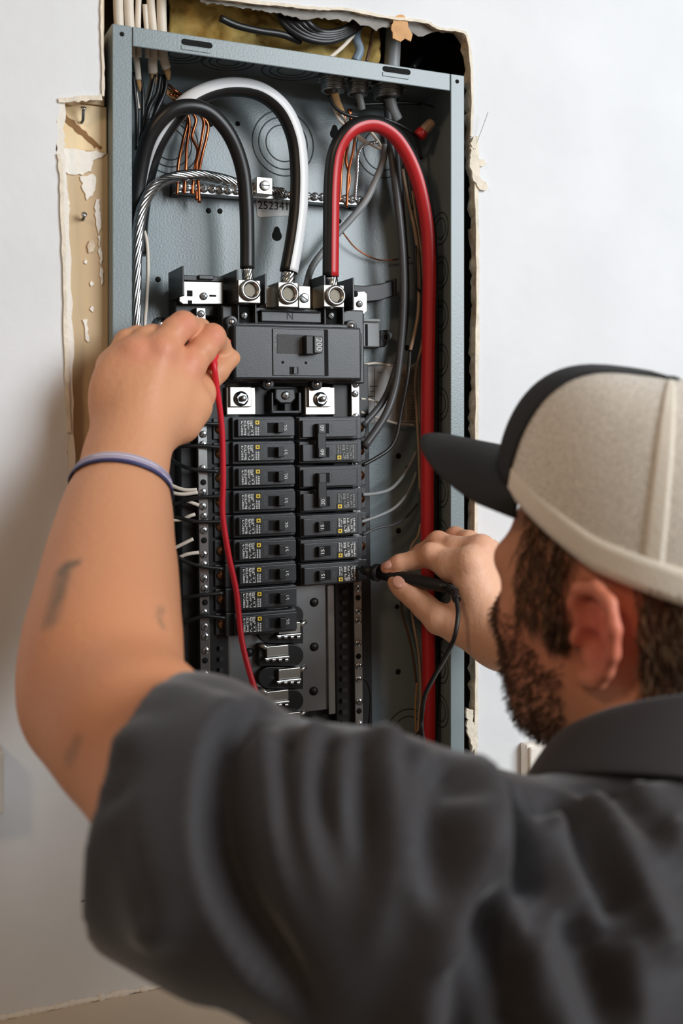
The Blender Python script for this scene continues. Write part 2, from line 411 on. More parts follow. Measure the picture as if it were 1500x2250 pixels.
b = MB(); b.box(bx0+FLW+.0007, bx1-FLR-.0007, YF, YF+T, bz1-FTH, bz1); tf = obj('top_flange', b, M_box, enc, bevel=.0008)
b = MB(); b.box(bx0+FLW+.0007, bx1-FLR-.0007, YF, YF+T, bz0, bz0+FTH); obj('bottom_flange', b, M_box, enc, bevel=.0008)
def slot(p, w, h, y0, y1, n=6):
    pts = []
    for s in (1, -1):
        for k in range(n+1):
            a = -math.pi/2*s+math.pi*k/n*s if s == 1 else math.pi/2+math.pi*k/n
            pts.append((p.x+s*(w/2-h/2)+math.cos(a)*h/2, p.z+math.sin(a)*h/2))
    m = MB(); m.prism(pts, y0, y1); return m
for (u0, u1, v) in ((398, 467, 96), (840, 902, 155)):
    p = at((u0+u1)/2, v, YF); w = at(u1, v, YF).x-at(u0, v, YF).x
    o = obj('slot', slot(p, w, .0056, YF-.0002, YF+.001), M_hole, tf)
    b = MB(); b.box(p.x-w*.5, p.x+w*.42, YF-.0008, YF, p.z-.0075, p.z-.0034); obj('embossed_lip', b, M_box, tf, bevel=.0004)
for (u, v) in ((268, 75), (1004, 179), (268, 1500)):
    b = MB(); b.lathe([(.0021, 0), (.0021, .0004)], at(u, v, YF)); obj('screw_hole', b, M_hole, enc)
# knock-outs: raised rings pressed into the steel
def ko(u, v, radii, parent=enc):
    p = at(u, v, YB)
    for R in radii:
        b = MB(); b.ring(p+Vector((0, -.0001, 0)), R, .0007, sq=.7); obj('knockout_ring', b, M_boxe, parent)
ko(622, 315, (.034, .027, .019)); ko(372, 316, (.030, .023, .016)); ko(838, 330, (.030, .022))
ko(895, 1610, (.026, .018))
for (x, y, radii) in ((at(400, 130, .04).x, .048, (.026, .018, .011)), (at(500, 130, .05).x, .05, (.026, .018, .011)), (at(640, 150, .05).x, .05, (.030, .022, .014)), (at(790, 150, .05).x, .038, (.016,))):
    for R in radii:
        b = MB(); b.ring((x, y, bz1-T-.0001), R, .0008, (0, 0, -1), sq=.7); obj('knockout_ring', b, M_boxe, tw)
zz = bz1-.15
while zz > bz0+.05:
    for R in (.017, .011):
        b = MB(); b.ring((bx1-T-.0001, .045, zz), R, .0008, (-1, 0, 0), sq=.7); obj('knockout_ring', b, M_boxe, rw)
    zz -= .047
for (u, v, r) in ((522, 272, .0026), (458, 463, .0028), (483, 464, .0028), (347, 614, .0028), (875, 1002, .0032), (895, 1027, .0024), (875, 1166, .0032), (872, 1333, .0026), (874, 1476, .0032), (893, 764, .0032), (460, 268, .0052), (745, 486, .0026)):
    b = MB(); b.lathe([(r, 0), (r, .0003)], at(u, v, YB)); obj('punched_hole', b, M_hole, enc)
for (u, v) in ((608, 514), (735, 290)):       # keyhole mounting slots
    p = at(u, v, YB); pts = []
    for k in range(15):
        a = math.pi*(-.25)-math.pi*1.5*k/14; pts.append((p.x+math.cos(a)*.0055, p.z-.002+math.sin(a)*.0058))
    pts = [(p.x+math.cos(-math.pi*.75+2*math.pi*0)*0+.0055*math.cos(t), p.z-.002+.0055*math.sin(t)) for t in [math.radians(q) for q in range(40, -221, -20)]]
    pts += [(p.x-.0025, p.z+.0065), (p.x, p.z+.008), (p.x+.0025, p.z+.0065)]
    b = MB(); b.prism(pts, YB-.0003, YB-.0001); obj('keyhole_slot', b, M_hole, enc)
# number sticker, paper labels
def quadpx(pxs, y, th=.0003):
    m = MB(); m.prism([(at(u, v, y).x, at(u, v, y).z) for u, v in pxs], y-th, y); return m
st = obj('number_sticker', quadpx([(562, 441), (638, 436), (640, 470), (634, 474), (570, 477), (565, 474)], YB-.0004), M_stick, enc)
b = MB(); p = at(601, 453, YB-.0008); ang = Vector((1, 0, .035)); b.text('252341', p, ang, (-.035, 0, 1), .0118, sx=1.0); obj('number_print', b, M_ink, st)
lb = obj('wiring_label', quadpx([(800, 806), (868, 802), (868, 926), (800, 930)], YB-.0004), M_stick, enc)
lb2 = obj('warning_label', quadpx([(868, 802), (922, 800), (922, 930), (868, 926)], YB-.0004), M_tanlbl, enc)
m = MB()
for cx0, cx1 in ((872, 890), (894, 916)):
    v = 812
    while v < 922:
        u = cx0
        while u < cx1:
            w2 = random.uniform(1.5, 4); p = at(u, v, YB-.0008); q = at(min(u+w2, cx1), v+1.4, YB-.0008); m.box(p.x, q.x, YB-.0009, YB-.0008, q.z, p.z); u += w2+1
        v += 3.3
obj('fine_print', m, M_ink, lb2)
m = MB()
for (u0, v0, u1, v1) in ((812, 848, 830, 850), (812, 860, 824, 861), (806, 870, 822, 872), (806, 876, 820, 877), (830, 818, 840, 819), (822, 806, 823, 925), (850, 850, 862, 851)):
    p = at(u0, v0, YB-.0008); q = at(u1, v1, YB-.0008); m.box(p.x, q.x, YB-.0009, YB-.0008, q.z, p.z)
obj('fine_print', m, M_ink, lb)
b = MB(); X = bx1-T; z_a, z_b = at(985, 702, .01).z, at(985, 1128, .01).z; b.box(X-.0004, X, .001, .016, z_b, z_a); wl = obj('side_wall_label', b, M_tanlbl, rw)
m = MB(); z = z_b+.004
while z < z_a-.004:
    for yy in (.003, .006, .009, .012):
        if random.random() < .75: m.box(X-.0006, X-.0005, yy, yy+.001, z, z+random.uniform(.002, .005))
    z += .006
obj('fine_print', m, M_ink, wl)
# stray mounting screw at left
b = MB(); p = at(352, 716, YB); b.lathe([(.009, 0), (.009, .001), (.006, .0015), (.006, .004), (.003, .005)], p); obj('mounting_screw', b, M_screw, enc)
# ================================================================ the interior: chassis, neutral bars, breakers
ALPHA = .013
CO = at(650, 1000, .06); EX = Vector((math.cos(ALPHA), 0, math.sin(ALPHA))); EZ = Vector((-math.sin(ALPHA), 0, math.cos(ALPHA)))
def CH(u, v, y):
    p = at(u, v, y)-CO; return p.dot(EX), p.dot(EZ)
def CW(a, y, b): return Vector((CO.x, 0, CO.z))+EX*a+EZ*b+Vector((0, y, 0))
ROT = -ALPHA
def cthing(name, u, v, y, label, cat, group=None):
    """thing in the slightly tilted chassis frame; returns it and a pixel -> local (a, b) function"""
    a0, b0 = CH(u, v, y); t = thing(name, CW(a0, y, b0), label, cat, group, ROT)
    def L(uu, vv, yy):
        a, b_ = CH(uu, vv, yy); return a-a0, b_-b0
    t_y = y
    return t, L, t_y
def pbox(m, L, y0w, u0, v0, u1, v1, yf, yb, mi=0):
    """box whose front face (at depth yf) spans the pixel rectangle; local coordinates"""
    a0, b1 = L(u0, (v0), yf); a1, b0 = L(u1, v1, yf); cu = (u0+u1)/2
    b1 = L(cu, v0, yf)[1]; b0 = L(cu, v1, yf)[1]; cv = (v0+v1)/2; a0 = L(u0, cv, yf)[0]; a1 = L(u1, cv, yf)[0]
    m.box(a0, a1, yf-y0w, yb-y0w, b0, b1, mi); return a0, a1, b0, b1
def ppoly(m, L, y0w, pxs, yf, yb, mi=0):
    m.prism([L(u, v, yf) for u, v in pxs], yf-y0w, yb-y0w, mi)
def lobj(name, m, mt, par, bevel=0., label=None): return obj(name, m, mt, par, bevel, local=True, label=label)
def screw(m, a, y, b, r=.0032, h=.0018, slot=True, hexa=False):
    m.lathe([(r, 0), (r, h*.7), (r*.8, h)], (a, y, b), (0, -1, 0), 6 if hexa else 14, 0)
    if slot:
        ang = random.uniform(0, 3.14); c, s = math.cos(ang), math.sin(ang)
        for q in (0, 1):
            M = Matrix.Translation((a, y-h, b)) @ Matrix.Rotation(ang+q*math.pi/2, 4, 'Y'); m.box(-r*.75, r*.75, -.0002, .0001, -r*.13, r*.13, 1, M)

# ---- interior assembly
ch, L, Y0 = cthing('panel_interior', 620, 1000, .084, 'black plastic breaker interior with neutral bars and galvanised bus plate', 'bus assembly')
m = MB()
pbox(m, L, Y0, 398, 690, 436, 1640, .062, .084); pbox(m, L, Y0, 456, 830, 500, 1640, .052, .084); pbox(m, L, Y0, 734, 700, 772, 1660, .056, .084); pbox(m, L, Y0, 790, 800, 814, 1640, .066, .084)
ppoly(m, L, Y0, [(395, 640), (500, 640), (500, 700), (395, 700)], .066, .084)
lobj('base_rail', m, M_blk3, ch, .001)
m = MB(); pbox(m, L, Y0, 456, 1560, 780, 1680, .066, .08); lobj('base_foot', m, M_blk3, ch, .001)
m = MB(); v = 1296
while v < 1610:                                  # comb of the right rail
    pbox(m, L, Y0, 752, v, 763, v+9, .052, .057); v += 24
lobj('rail_comb', m, M_blk2, ch)
m = MB(); v = 1420
while v < 1610: pbox(m, L, Y0, 482, v, 490, v+9, .049, .053); v += 24
lobj('rail_comb', m, M_blk2, ch)
m = MB(); pbox(m, L, Y0, 494, 1285, 738, 1572, .058, .062); lobj('bus_plate', m, M_galv, ch, .0008)
m = MB(); pbox(m, L, Y0, 494, 1395, 508, 1560, .055, .059); lobj('plate_flange', m, M_steel, ch, .0008)
m = MB(); pbox(m, L, Y0, 720, 1285, 736, 1570, .055, .059); lobj('plate_flange', m, M_steel, ch, .0008)
for (u, v) in ((690, 1323), (690, 1421), (689, 1518), (547, 1433), (545, 1530)):
    a, b_ = L(u, v, .058); m = MB(); m.lathe([(.0046, 0), (.0046, .001), (.0038, .0025), (.0015, .0034)], (a, .058-Y0, b_)); lobj('rivet', m, M_blk3, ch)
# black carriers with the bright bus stabs, pointing left and right in turn
def stab(vc, side):
    """bus stab standing in a black carrier"""
    m = MB(); u0, u1 = (566, 668)
    pts = []
    rr = 24
    cu = u1-rr-1 if side > 0 else u0+rr+1
    for k in range(11):
        an = math.radians(90-18*k) if side > 0 else math.radians(90+18*k)
        pts.append((cu+rr*math.cos(an), vc-rr*math.sin(an)))
    end = u0+2 if side > 0 else u1-2
    pts += [(end, vc+rr), (end, vc-rr)]
    ppoly(m, L, Y0, pts, .050, .0585); c = lobj('stab_carrier', m, M_blk3, ch, .0008)
    m = MB(); e0, e1 = (586, 634) if side > 0 else (612, 660)
    pbox(m, L, Y0, e0, vc-21, e1, vc+2, .044, .0505); lobj('bus_stab', m, M_alu, c, .0006)
    m = MB(); pbox(m, L, Y0, e0-4, vc+4, e1+2, vc+9, .041, .0505)
    uu = e0-2
    while uu < e1: pbox(m, L, Y0, uu, vc+8, uu+8, vc+13, .040, .0455); uu += 14
    lobj('stab_jaw', m, M_screw, c, .0005)
    m = MB(); q0, q1 = ((572, vc-24), (592, vc-12)) if side > 0 else ((672, vc-26), (654, vc-13))
    a, b_ = L(*q0, .047); a2, b2 = L(*q1, .047); m.tube([(a, .047-Y0, b_), (a2, .047-Y0, b2)], .0026, 8); lobj('stab_finger', m, M_alu, c)
for k, vc in enumerate((1352, 1390, 1440, 1490, 1539, 1588)): stab(vc, -1 if k % 2 else 1)
# neutral bars with their screws
def nbar(u0, u1, v0, v1, n, skip=()):
    """bar leaning with the chassis"""
    a0 = L(u0, (v0+v1)/2, .050)[0]; a1 = L(u1, (v0+v1)/2, .050)[0]; b1 = L(u0, v0, .050)[1]; b0 = L(u0, v1, .050)[1]
    m = MB(); m.box(a0, a1, .050-Y0, .060-Y0, b0, b1); nb = lobj('neutral_bar', m, M_steel, ch, .0006)
    k = 0; bb = b1-.006
    while bb > b0+.004:
        if k % 5 == 4:
            m = MB(); m.lathe([(.0030, 0), (.0030, .0003)], ((a0+a1)/2+jit(.0004), .050-Y0, bb)); lobj('wire_hole', m, M_hole, nb)
        elif k % 5 in (0, 1, 3) or random.random() < .6:
            m = MB(); screw(m, (a0+a1)/2+jit(.0006), .050-Y0, bb, .0036, .0018); lobj('terminal_screw', m, [M_screw, M_boxe], nb)
        bb -= .0098+ (.004 if k % 2 else 0); k += 1
    return a0, a1
nbar(437, 458, 676, 1640, 0); nbar(776, 794, 832, 1650, 0)
# upper fins and carriers round the lugs
m = MB()
FINS = [(376, 610, 402, 584, 642, 50), (495, 625, 521, 592, 655, 52), (566, 632, 583, 602, 660, 48), (697, 632, 713, 604, 660, 48), (752, 645, 776, 610, 672, 52)]
for (ub, vb, uf, vf, vbot, hh) in FINS:
    mm = MB(); pf = L(uf, vf, .022); a = pf[0]; top = pf[1]; bot = L(uf, vbot+8, .022)[1]
    mm.box(a-.0012, a+.0012, .022-Y0, .072-Y0, bot, top); lobj('barrier_fin', mm, M_blk, ch, .0006)
m = MB(); pbox(m, L, Y0, 384, 640, 800, 700, .060, .084); lobj('upper_carrier', m, M_blk, ch, .0015)
m = MB(); pbox(m, L, Y0, 402, 606, 496, 618, .050, .066); pbox(m, L, Y0, 437, 604, 470, 614, .046, .056); lobj('carrier_rib', m, M_blk, ch, .0008)
m = MB(); ppoly(m, L, Y0, [(775, 626), (800, 628), (835, 624), (870, 614), (870, 648), (836, 660), (800, 664), (776, 662)], .058, .075); lobj('side_arm', m, M_blk3, ch, .001)
m = MB(); pbox(m, L, Y0, 866, 612, 872, 650, .054, .076); lobj('side_arm_end', m, M_blk2, ch, .0006)
m = MB(); pbox(m, L, Y0, 798, 703, 834, 762, .068, .084); pbox(m, L, Y0, 794, 700, 836, 707, .064, .084); lobj('side_foot', m, M_jlg, ch, .001)
m = MB(); pbox(m, L, Y0, 803, 712, 808, 760, .0672, .069); lobj('side_foot_groove', m, M_hole, ch)
m = MB(); ppoly(m, L, Y0, [(835, 726), (852, 724), (864, 733), (862, 742), (846, 762), (834, 764)], .070, .084); ear = lobj('mounting_ear', m, M_blk2, ch, .0012)
m = MB(); a, b_ = L(847, 741, .070); m.lathe([(.0050, 0), (.0050, .001), (.0028, .0010), (.0028, .0002)], (a, .070-Y0, b_)); lobj('mounting_screw', m, M_boxe, ear)
m = MB(); a, b_ = L(847, 741, .0688); m.lathe([(.0022, 0), (.0022, .0002)], (a, .0688-Y0, b_)); lobj('screw_socket', m, M_hole, ear)
# silver plates
m = MB(); ppoly(m, L, Y0, [(394, 618), (490, 620), (490, 668), (402, 668), (394, 662)], .046, .049); pl = lobj('neutral_strap', m, M_alu, ch, .0005)
m = MB(); pbox(m, L, Y0, 411, 638, 423, 651, .0456, .047); pbox(m, L, Y0, 413, 660, 422, 668, .0456, .047); lobj('square_hole', m, M_hole, pl)
m = MB(); pbox(m, L, Y0, 460, 648, 475, 652, .0456, .047); lobj('slot_hole', m, M_hole, pl)
m = MB(); a, b_ = L(447, 651, .046); screw(m, a, .046-Y0, b_, .0038, .002); lobj('strap_screw', m, [M_steel, M_boxe], pl)
m = MB(); ppoly(m, L, Y0, [(772, 642), (800, 640), (806, 646), (806, 684), (796, 692), (772, 686)], .044, .047); pl = lobj('end_strap', m, M_alu, ch, .0005)
m = MB(); a, b_ = L(780, 646, .044); m.lathe([(.0034, 0), (.0034, .0003)], (a, .044-Y0, b_)); lobj('strap_hole', m, M_hole, pl)
m = MB(); a, b_ = L(789, 668, .044); screw(m, a, .044-Y0, b_, .0036, .002); lobj('strap_screw', m, [M_steel, M_boxe], pl)
m = MB(); pbox(m, L, Y0, 497, 630, 712, 676, .056, .062); lobj('link_strap', m, mat('bronze_strap', (150, 128, 104), .4, 1.), ch, .0006)
m = MB(); pbox(m, L, Y0, 584, 630, 614, 676, .040, .056); lobj('centre_strap', m, M_alu, ch, .0006)
# lower terminals under the main breaker
for (u0, u1, bu, bv) in ((497, 562, 529, 876), (670, 736, 703, 877)):
    m = MB(); pbox(m, L, Y0, u0, 850, u1, 912, .046, .060); tp = lobj('terminal_pad', m, M_alu, ch, .001)
    m = MB(); pbox(m, L, Y0, u0+8, 850, u1-10, 894, .042, .046); lobj('terminal_tongue', m, M_alu, tp, .0006)
    m = MB(); a, b_ = L(bu, bv, .042); m.lathe([(.0075, 0), (.0075, .0014)], (a, .042-Y0, b_)); m.lathe([(.0056, .0014), (.0056, .005)], (a, .042-Y0, b_), seg=6, smooth=False)
    m.lathe([(.003, .005), (.003, .009), (.0022, .0098)], (a, .042-Y0, b_)); lobj('terminal_bolt', m, M_steel, tp)
m = MB(); pbox(m, L, Y0, 560, 848, 672, 912, .058, .070); lobj('centre_well', m, M_blk3, ch, .001)
m = MB(); ppoly(m, L, Y0, [(604, 853), (648, 853), (650, 876), (640, 887), (616, 887), (604, 876)], .044, .060); cl = lobj('centre_lug', m, M_blk, ch, .0015)
m = MB(); a, b_ = L(627, 869, .044); screw(m, a, .044-Y0, b_, .0042, .002); lobj('lug_screw', m, [M_screw, M_boxe], cl)
m = MB(); pbox(m, L, Y0, 596, 862, 601, 908, .046, .060); pbox(m, L, Y0, 656, 862, 662, 908, .046, .060); pbox(m, L, Y0, 596, 902, 662, 908, .046, .060); pbox(m, L, Y0, 625, 888, 629, 904, .046, .06); lobj('well_frame', m, M_blk2, ch, .0008)

# ---- main breaker
mbk, L, Y0 = cthing('main_breaker', 650, 845, .055, 'large black main breaker marked 200 below the three cable lugs', 'breaker')
m = MB(); pbox(m, L, Y0, 488, 676, 800, 842, .040, .055); lobj('base', m, M_blk, mbk, .0015)
m = MB(); ppoly(m, L, Y0, [(498, 700), (514, 696), (524, 708), (762, 712), (770, 706), (784, 710), (786, 728), (796, 734), (794, 838), (498, 836)], .030, .041); lobj('lower_tier', m, M_blk, mbk, .0015)
m = MB(); pbox(m, L, Y0, 514, 716, 794, 834, .020, .031); face = lobj('front_cover', m, M_blk2, mbk, .0022)
m = MB(); pbox(m, L, Y0, 599, 723, 713, 826, .0188, .0205); pn = lobj('handle_panel', m, M_blk2, mbk, .0006)
m = MB(); pbox(m, L, Y0, 712, 724, 721, 826, .0190, .0206); lobj('panel_shadow_gap', m, M_hole, pn)
m = MB(); pbox(m, L, Y0, 609, 735, 674, 777, .0182, .019); lobj('rough_plate', m, mat('stippled_grey_plastic', (84, 85, 86), .7, var=.25, vscale=900, bump=.5, bscale=1500), pn)
m = MB(); pbox(m, L, Y0, 672, 737, 692, 779, .008, .019); hd = lobj('switch_handle', m, M_blk3, mbk, .001)
m = MB(); pbox(m, L, Y0, 690, 738, 709, 776, .006, .019); hb = lobj('handle_tip', m, M_blk2, hd, .0008)
m = MB(); a, b_ = L(700, 757, .006); m.text('200', (a, .006-Y0-.0002, b_), (0, 0, -1), (1, 0, 0), .0085); lobj('amp_print', m, M_lwht, hd)
for u, v in ((621, 796), (672, 797)):
    m = MB(); a, b_ = L(u, v, .0188); m.lathe([(.0014, 0), (.0014, .0003)], (a, .0188-Y0, b_)); lobj('test_hole', m, M_hole, pn)
m = MB(); pbox(m, L, Y0, 636, 806, 643, 823, .0186, .019); lobj('test_slot', m, M_hole, pn)
m = MB(); pbox(m, L, Y0, 645, 806, 653, 822, .017, .019); pbox(m, L, Y0, 654, 806, 656, 823, .0182, .019); lobj('test_tab', m, M_blk2, pn, .0004)
m = MB(); a, b_ = L(603.5, 748, .0188); m.text('OFF', (a+.0002, .0188-Y0-.0002, b_-.0035), (0, 0, -1), (1, 0, 0), .0042); m.text('ON', (a+.0002, .0188-Y0-.0002, b_+.007), (0, 0, -1), (1, 0, 0), .0042); lobj('moulded_letters', m, M_lgry, pn)
for (u, v, yy) in ((510, 707, .029), (773, 716, .029), (590, 843, .034), (697, 844, .034)):
    m = MB(); a, b_ = L(u, v, yy); m.lathe([(.0062, 0), (.0062, .010)], (a, yy+.011-Y0, b_)); lg = lobj('screw_boss', m, M_blk, mbk, .0006)
    m = MB(); m.lathe([(.0032, 0), (.0030, .0010), (.001, .0018)], (a, yy+.001-Y0, b_)); lobj('cover_screw', m, M_screw, lg)
# neutral cover plate and its letter
m = MB(); pbox(m, L, Y0, 574, 684, 706, 708, .034, .048); pbox(m, L, Y0, 574, 682, 706, 686, .031, .048); np_ = lobj('letter_plate', m, M_blk2, mbk, .001)
m = MB(); a, b_ = L(637, 695, .034); m.text('N', (a, .034-Y0-.0003, b_), (1, 0, 0), (0, 0, 1), .0105); lobj('letter_print', m, mat('dim_moulding', (26, 27, 28), .5), np_)
for (u0, u1) in ((526, 560), (716, 752)):
    m = MB(); pbox(m, L, Y0, u0, 676, u1, 712, .0385, .042); wl_ = lobj('terminal_well', m, M_hole, mbk)
    m = MB(); a, b_ = L((u0+u1)/2-6, 693, .037); screw(m, a, .0385-Y0, b_, .0038, .002); lobj('well_screw', m, [M_screw, M_boxe], wl_)
    for uu in (u0-4, u1):
        m = MB(); pbox(m, L, Y0, uu, 668, uu+4, 714, .030, .044); lobj('well_wall', m, M_blk, mbk, .0006)
# ---- cable lugs
LUGS = []
for (u0, v0, u1, v1, cu, cv, nm) in ((523, 615, 572, 666, 548, 638, 'the black'), (611, 620, 655, 675, 632, 646, 'the white striped'), (711, 626, 756, 675, 735, 650, 'the red striped')):
    lg, L, Y0 = cthing('cable_lug', (u0+u1)/2, v1, .05, 'square aluminium lug clamping %s cable, with a round socket screw' % nm, 'lug', 'main cable lugs')
    m = MB(); pbox(m, L, Y0, u0, v0, u1, v1, .020, .05); lobj('block', m, M_alu, lg, .0008)
    m = MB(); a, b_ = L(cu, cv, .020); m.lathe([(.0105, 0), (.0105, .004), (.0092, .005), (.0072, .005), (.0068, .0005)], (a, .020-Y0, b_), seg=28); lobj('socket_screw', m, M_steel, lg)
    m = MB(); m.lathe([(.0068, .0006), (.0068, .0012)], (a, .020-Y0, b_), seg=6, smooth=False); lobj('socket', m, mat('dull_socket', (104, 98, 88), .5, 1.), lg)
    LUGS.append(lg)
lg, L, Y0 = cthing('cable_lug', 668, 678, .05, 'small aluminium lug with a slotted screw between the large lugs', 'lug')
m = MB(); pbox(m, L, Y0, 656, 628, 682, 678, .028, .05); lobj('block', m, M_alu, lg, .0008)
m = MB(); a, b_ = L(668, 655, .028); m.lathe([(.0050, 0), (.0050, .0012), (.004, .0016)], (a, .028-Y0, b_)); m.box(a-.0045, a+.0045, .028-Y0-.0019, .028-Y0-.0014, b_-.0006, b_+.0006, 1, Matrix.Translation((a, 0, b_)) @ Matrix.Rotation(.6, 4, 'Y') @ Matrix.Translation((-a, 0, -b_))); lobj('slotted_screw', m, [M_steel, M_boxe], lg)

# ---- branch breakers; built once pointing right, the right column turned half a turn
PIT = (CH(580, 920, .03)[1]-CH(580, 1350, .03)[1])/8
YK = .030                                        # depth of the label face
def lx(u, yk=YK): return CH(u, 1000, yk)[0]
AL = lx(498); AR = lx(652); LEN = AR-AL; HP = PIT*.485
def fx(u): return lx(u)-AR                       # 0 at the centre end, negative outwards
def make_breaker(amp, seed, print_, label, group, sticker=True, wide=False, two=False):
    rs = random.Random(seed)
    t = thing('circuit_breaker', (0, 0, 0), label, 'breaker', group)
    for pole in ((0, -1) if two else (0,)):
        dz = pole*PIT
        m = MB(); m.box(fx(482), fx(506), .0196, .0215, dz-HP*.9, dz+HP*.9); m.box(fx(500), 0, .012, .0195, dz-HP, dz+HP); lobj('body', m, M_blk2, t, .0008)
        m = MB(); m.box(fx(515), fx(651), .006, .0125, dz-HP*.93, dz+HP*.95); lobj('step', m, M_blk2, t, .0008)
        m = MB(); m.box(fx(523), fx(648), 0, .0065, dz-HP*.68, dz+HP*.78); fc = lobj('face', m, M_blk2, t, .0007)
        m = MB(); m.lathe([(.0050, 0), (.0050, .0012)], (fx(497), .0195, dz)); m.box(fx(490), fx(504), .0186, .0190, dz-.0008, dz+.0008); lobj('terminal_screw', m, M_brass, t)
        # handle well, handle, rating
        m = MB(); m.box(fx(588), fx(620), -.0001, .0003, dz-HP*.40, dz+HP*.46); lobj('handle_well', m, M_hole, fc)
        m = MB(); a0, a1 = fx(602), fx(620); m.prism([(a0+.002, dz-HP*.40), (a1, dz-HP*.40), (a1, dz+HP*.46), (a0+.002, dz+HP*.46)], -.006, 0); lobj('handle', m, M_blk3, t, .0008)
        m = MB()
        rate = amp if (not two or pole == 0 or amp == '60') else ''
        if sticker == 'onhandle':
            if two: pass
            m.text(amp, (fx(611), -.0062, dz+.0005), (0, 0, -1), (1, 0, 0), .0056)
        else: m.text(amp, (fx(626), -.0002, dz+.0005), (0, 0, -1), (1, 0, 0), .0058)
        lobj('amp_print', m, M_lwht, fc)
        m = MB(); m.text('OFF' if sticker == 'onhandle' else 'HOM', (fx(580), -.0001, dz+.0003), (0, 0, -1), (1, 0, 0), .0042); lobj('moulded_letters', m, mat('faint_moulding', (84, 86, 88), .5), fc)
        if two and pole == -1: continue
        # printed label with the yellow square
        m = MB(); m.box(fx(528.5), fx(571), -.0003, .0002, dz-HP*.62, dz+HP*.72); lb_ = lobj('label', m, M_lblk, t)
        m = MB(); s0, s1 = fx(560), fx(571); zt = dz+HP*.70; zb = dz+HP*.28
        m.box(s0, s1, -.0006, -.0003, zb, zt, 0); c0, c1 = (s0+s1)/2, (zb+zt)/2; m.box(c0-.0032, c0+.0032, -.0007, -.0006, c1-.0031, c1+.0031, 1); m.box(c0-.0021, c0+.0021, -.0008, -.0007, c1-.0019, c1+.0019, 0); m.box(c0-.0009, c0+.0009, -.0009, -.0008, c1-.0008, c1+.0008, 1)
        lobj('logo_square', m, [M_lyel, M_lblk], lb_)
        m = MB()
        for (ua, ub, za, zb2, dens) in ((530, 534, -.55, .66, .9), (536, 541, -.55, .66, .75), (544, 548, -.1, .66, .8), (544, 549, -.58, -.22, .9), (552, 558, -.58, -.1, .85), (550, 556, .05, .66, .7), (561, 564, -.58, .16, .9), (566, 569, -.58, .16, .9)):
            z = za
            while z < zb2:
                hh = rs.uniform(.05, .12); u = ua
                while u < ub:
                    w2 = rs.uniform(.9, 2.2)
                    if rs.random() < dens: m.box(fx(u), fx(min(u+w2, ub)), -.0005, -.0003, dz+HP*z, dz+HP*min(z+hh, zb2))
                    u += w2+.4
                z += hh+.05
        m.ring((fx(546.5), -.0004, dz+HP*.5), .0016, .0003, seg=12, rs=4)
        lobj('fine_print', m, print_, lb_)
    if two:
        m = MB(); m.box(fx(601), fx(621), -.0075, -.001, -PIT-HP*.40, HP*.46); tie = lobj('handle_tie', m, M_blk3, t, .0010)
        m = MB()
        for pole in (0, -1): m.box(fx(603), fx(619), -.0082, -.0074, pole*PIT-HP*.36, pole*PIT+HP*.42)
        lobj('tie_cap', m, M_blk2, tie, .0005)
        m = MB(); m.text(amp, (fx(611), -.0084, 0), (0, 0, -1), (1, 0, 0), .0058)
        if amp == '60': m.text(amp, (fx(611), -.0084, -PIT), (0, 0, -1), (1, 0, 0), .0058)
        lobj('tie_print', m, M_lwht, tie)
    return t
amps = ['20', '15', '20', '15', '20', '15', '15', '15', '20']
ordn = ['topmost', 'second', 'third', 'fourth', 'fifth', 'sixth', 'seventh', 'eighth', 'lowest']
b_top = CH(580, 941, YK)[1]
protos = {}
for k, am in enumerate(amps):
    lab = 'black breaker with yellow label marked %s, %s in the left column' % (am, ordn[k] if k in (0, 8) else ordn[k]+' from the top')
    loc = CW(AR, YK, b_top-k*PIT)
    if am not in protos:
        t = make_breaker(am, 3, M_lwht, lab, 'breakers of the left column'); t.location = loc; t.rotation_euler = (0, ROT, 0); protos[am] = t
    else: dup(protos[am], loc, ROT, lab)
AL2 = lx(661)
def rloc(v): return CW(AL2, YK, CH(725, v, YK)[1])
RR = ROT+math.pi
t = make_breaker('60', 5, M_lgry, 'double breaker with tied handles marked 60 at the top of the right column', 'breakers of the right column', two=True, sticker='onhandle'); t.location = rloc(993); t.rotation_euler = (0, RR, 0)
t = make_breaker('30', 5, M_lgry, 'double breaker with tied handles marked 30, second block of the right column', 'breakers of the right column', two=True, sticker='onhandle'); t.location = rloc(1101); t.rotation_euler = (0, RR, 0)
t = make_breaker('15', 5, M_lwht, 'single breaker marked 15 on its handle, just below the double breakers', 'breakers of the right column', sticker='onhandle'); t.location = rloc(1155); t.rotation_euler = (0, RR, 0)
dup(t, rloc(1209), RR, 'single breaker marked 15 on its handle, second from the bottom of the right column')
dup(t, rloc(1262), RR, 'single breaker marked 15 on its handle, lowest of the right column touched by the probe')
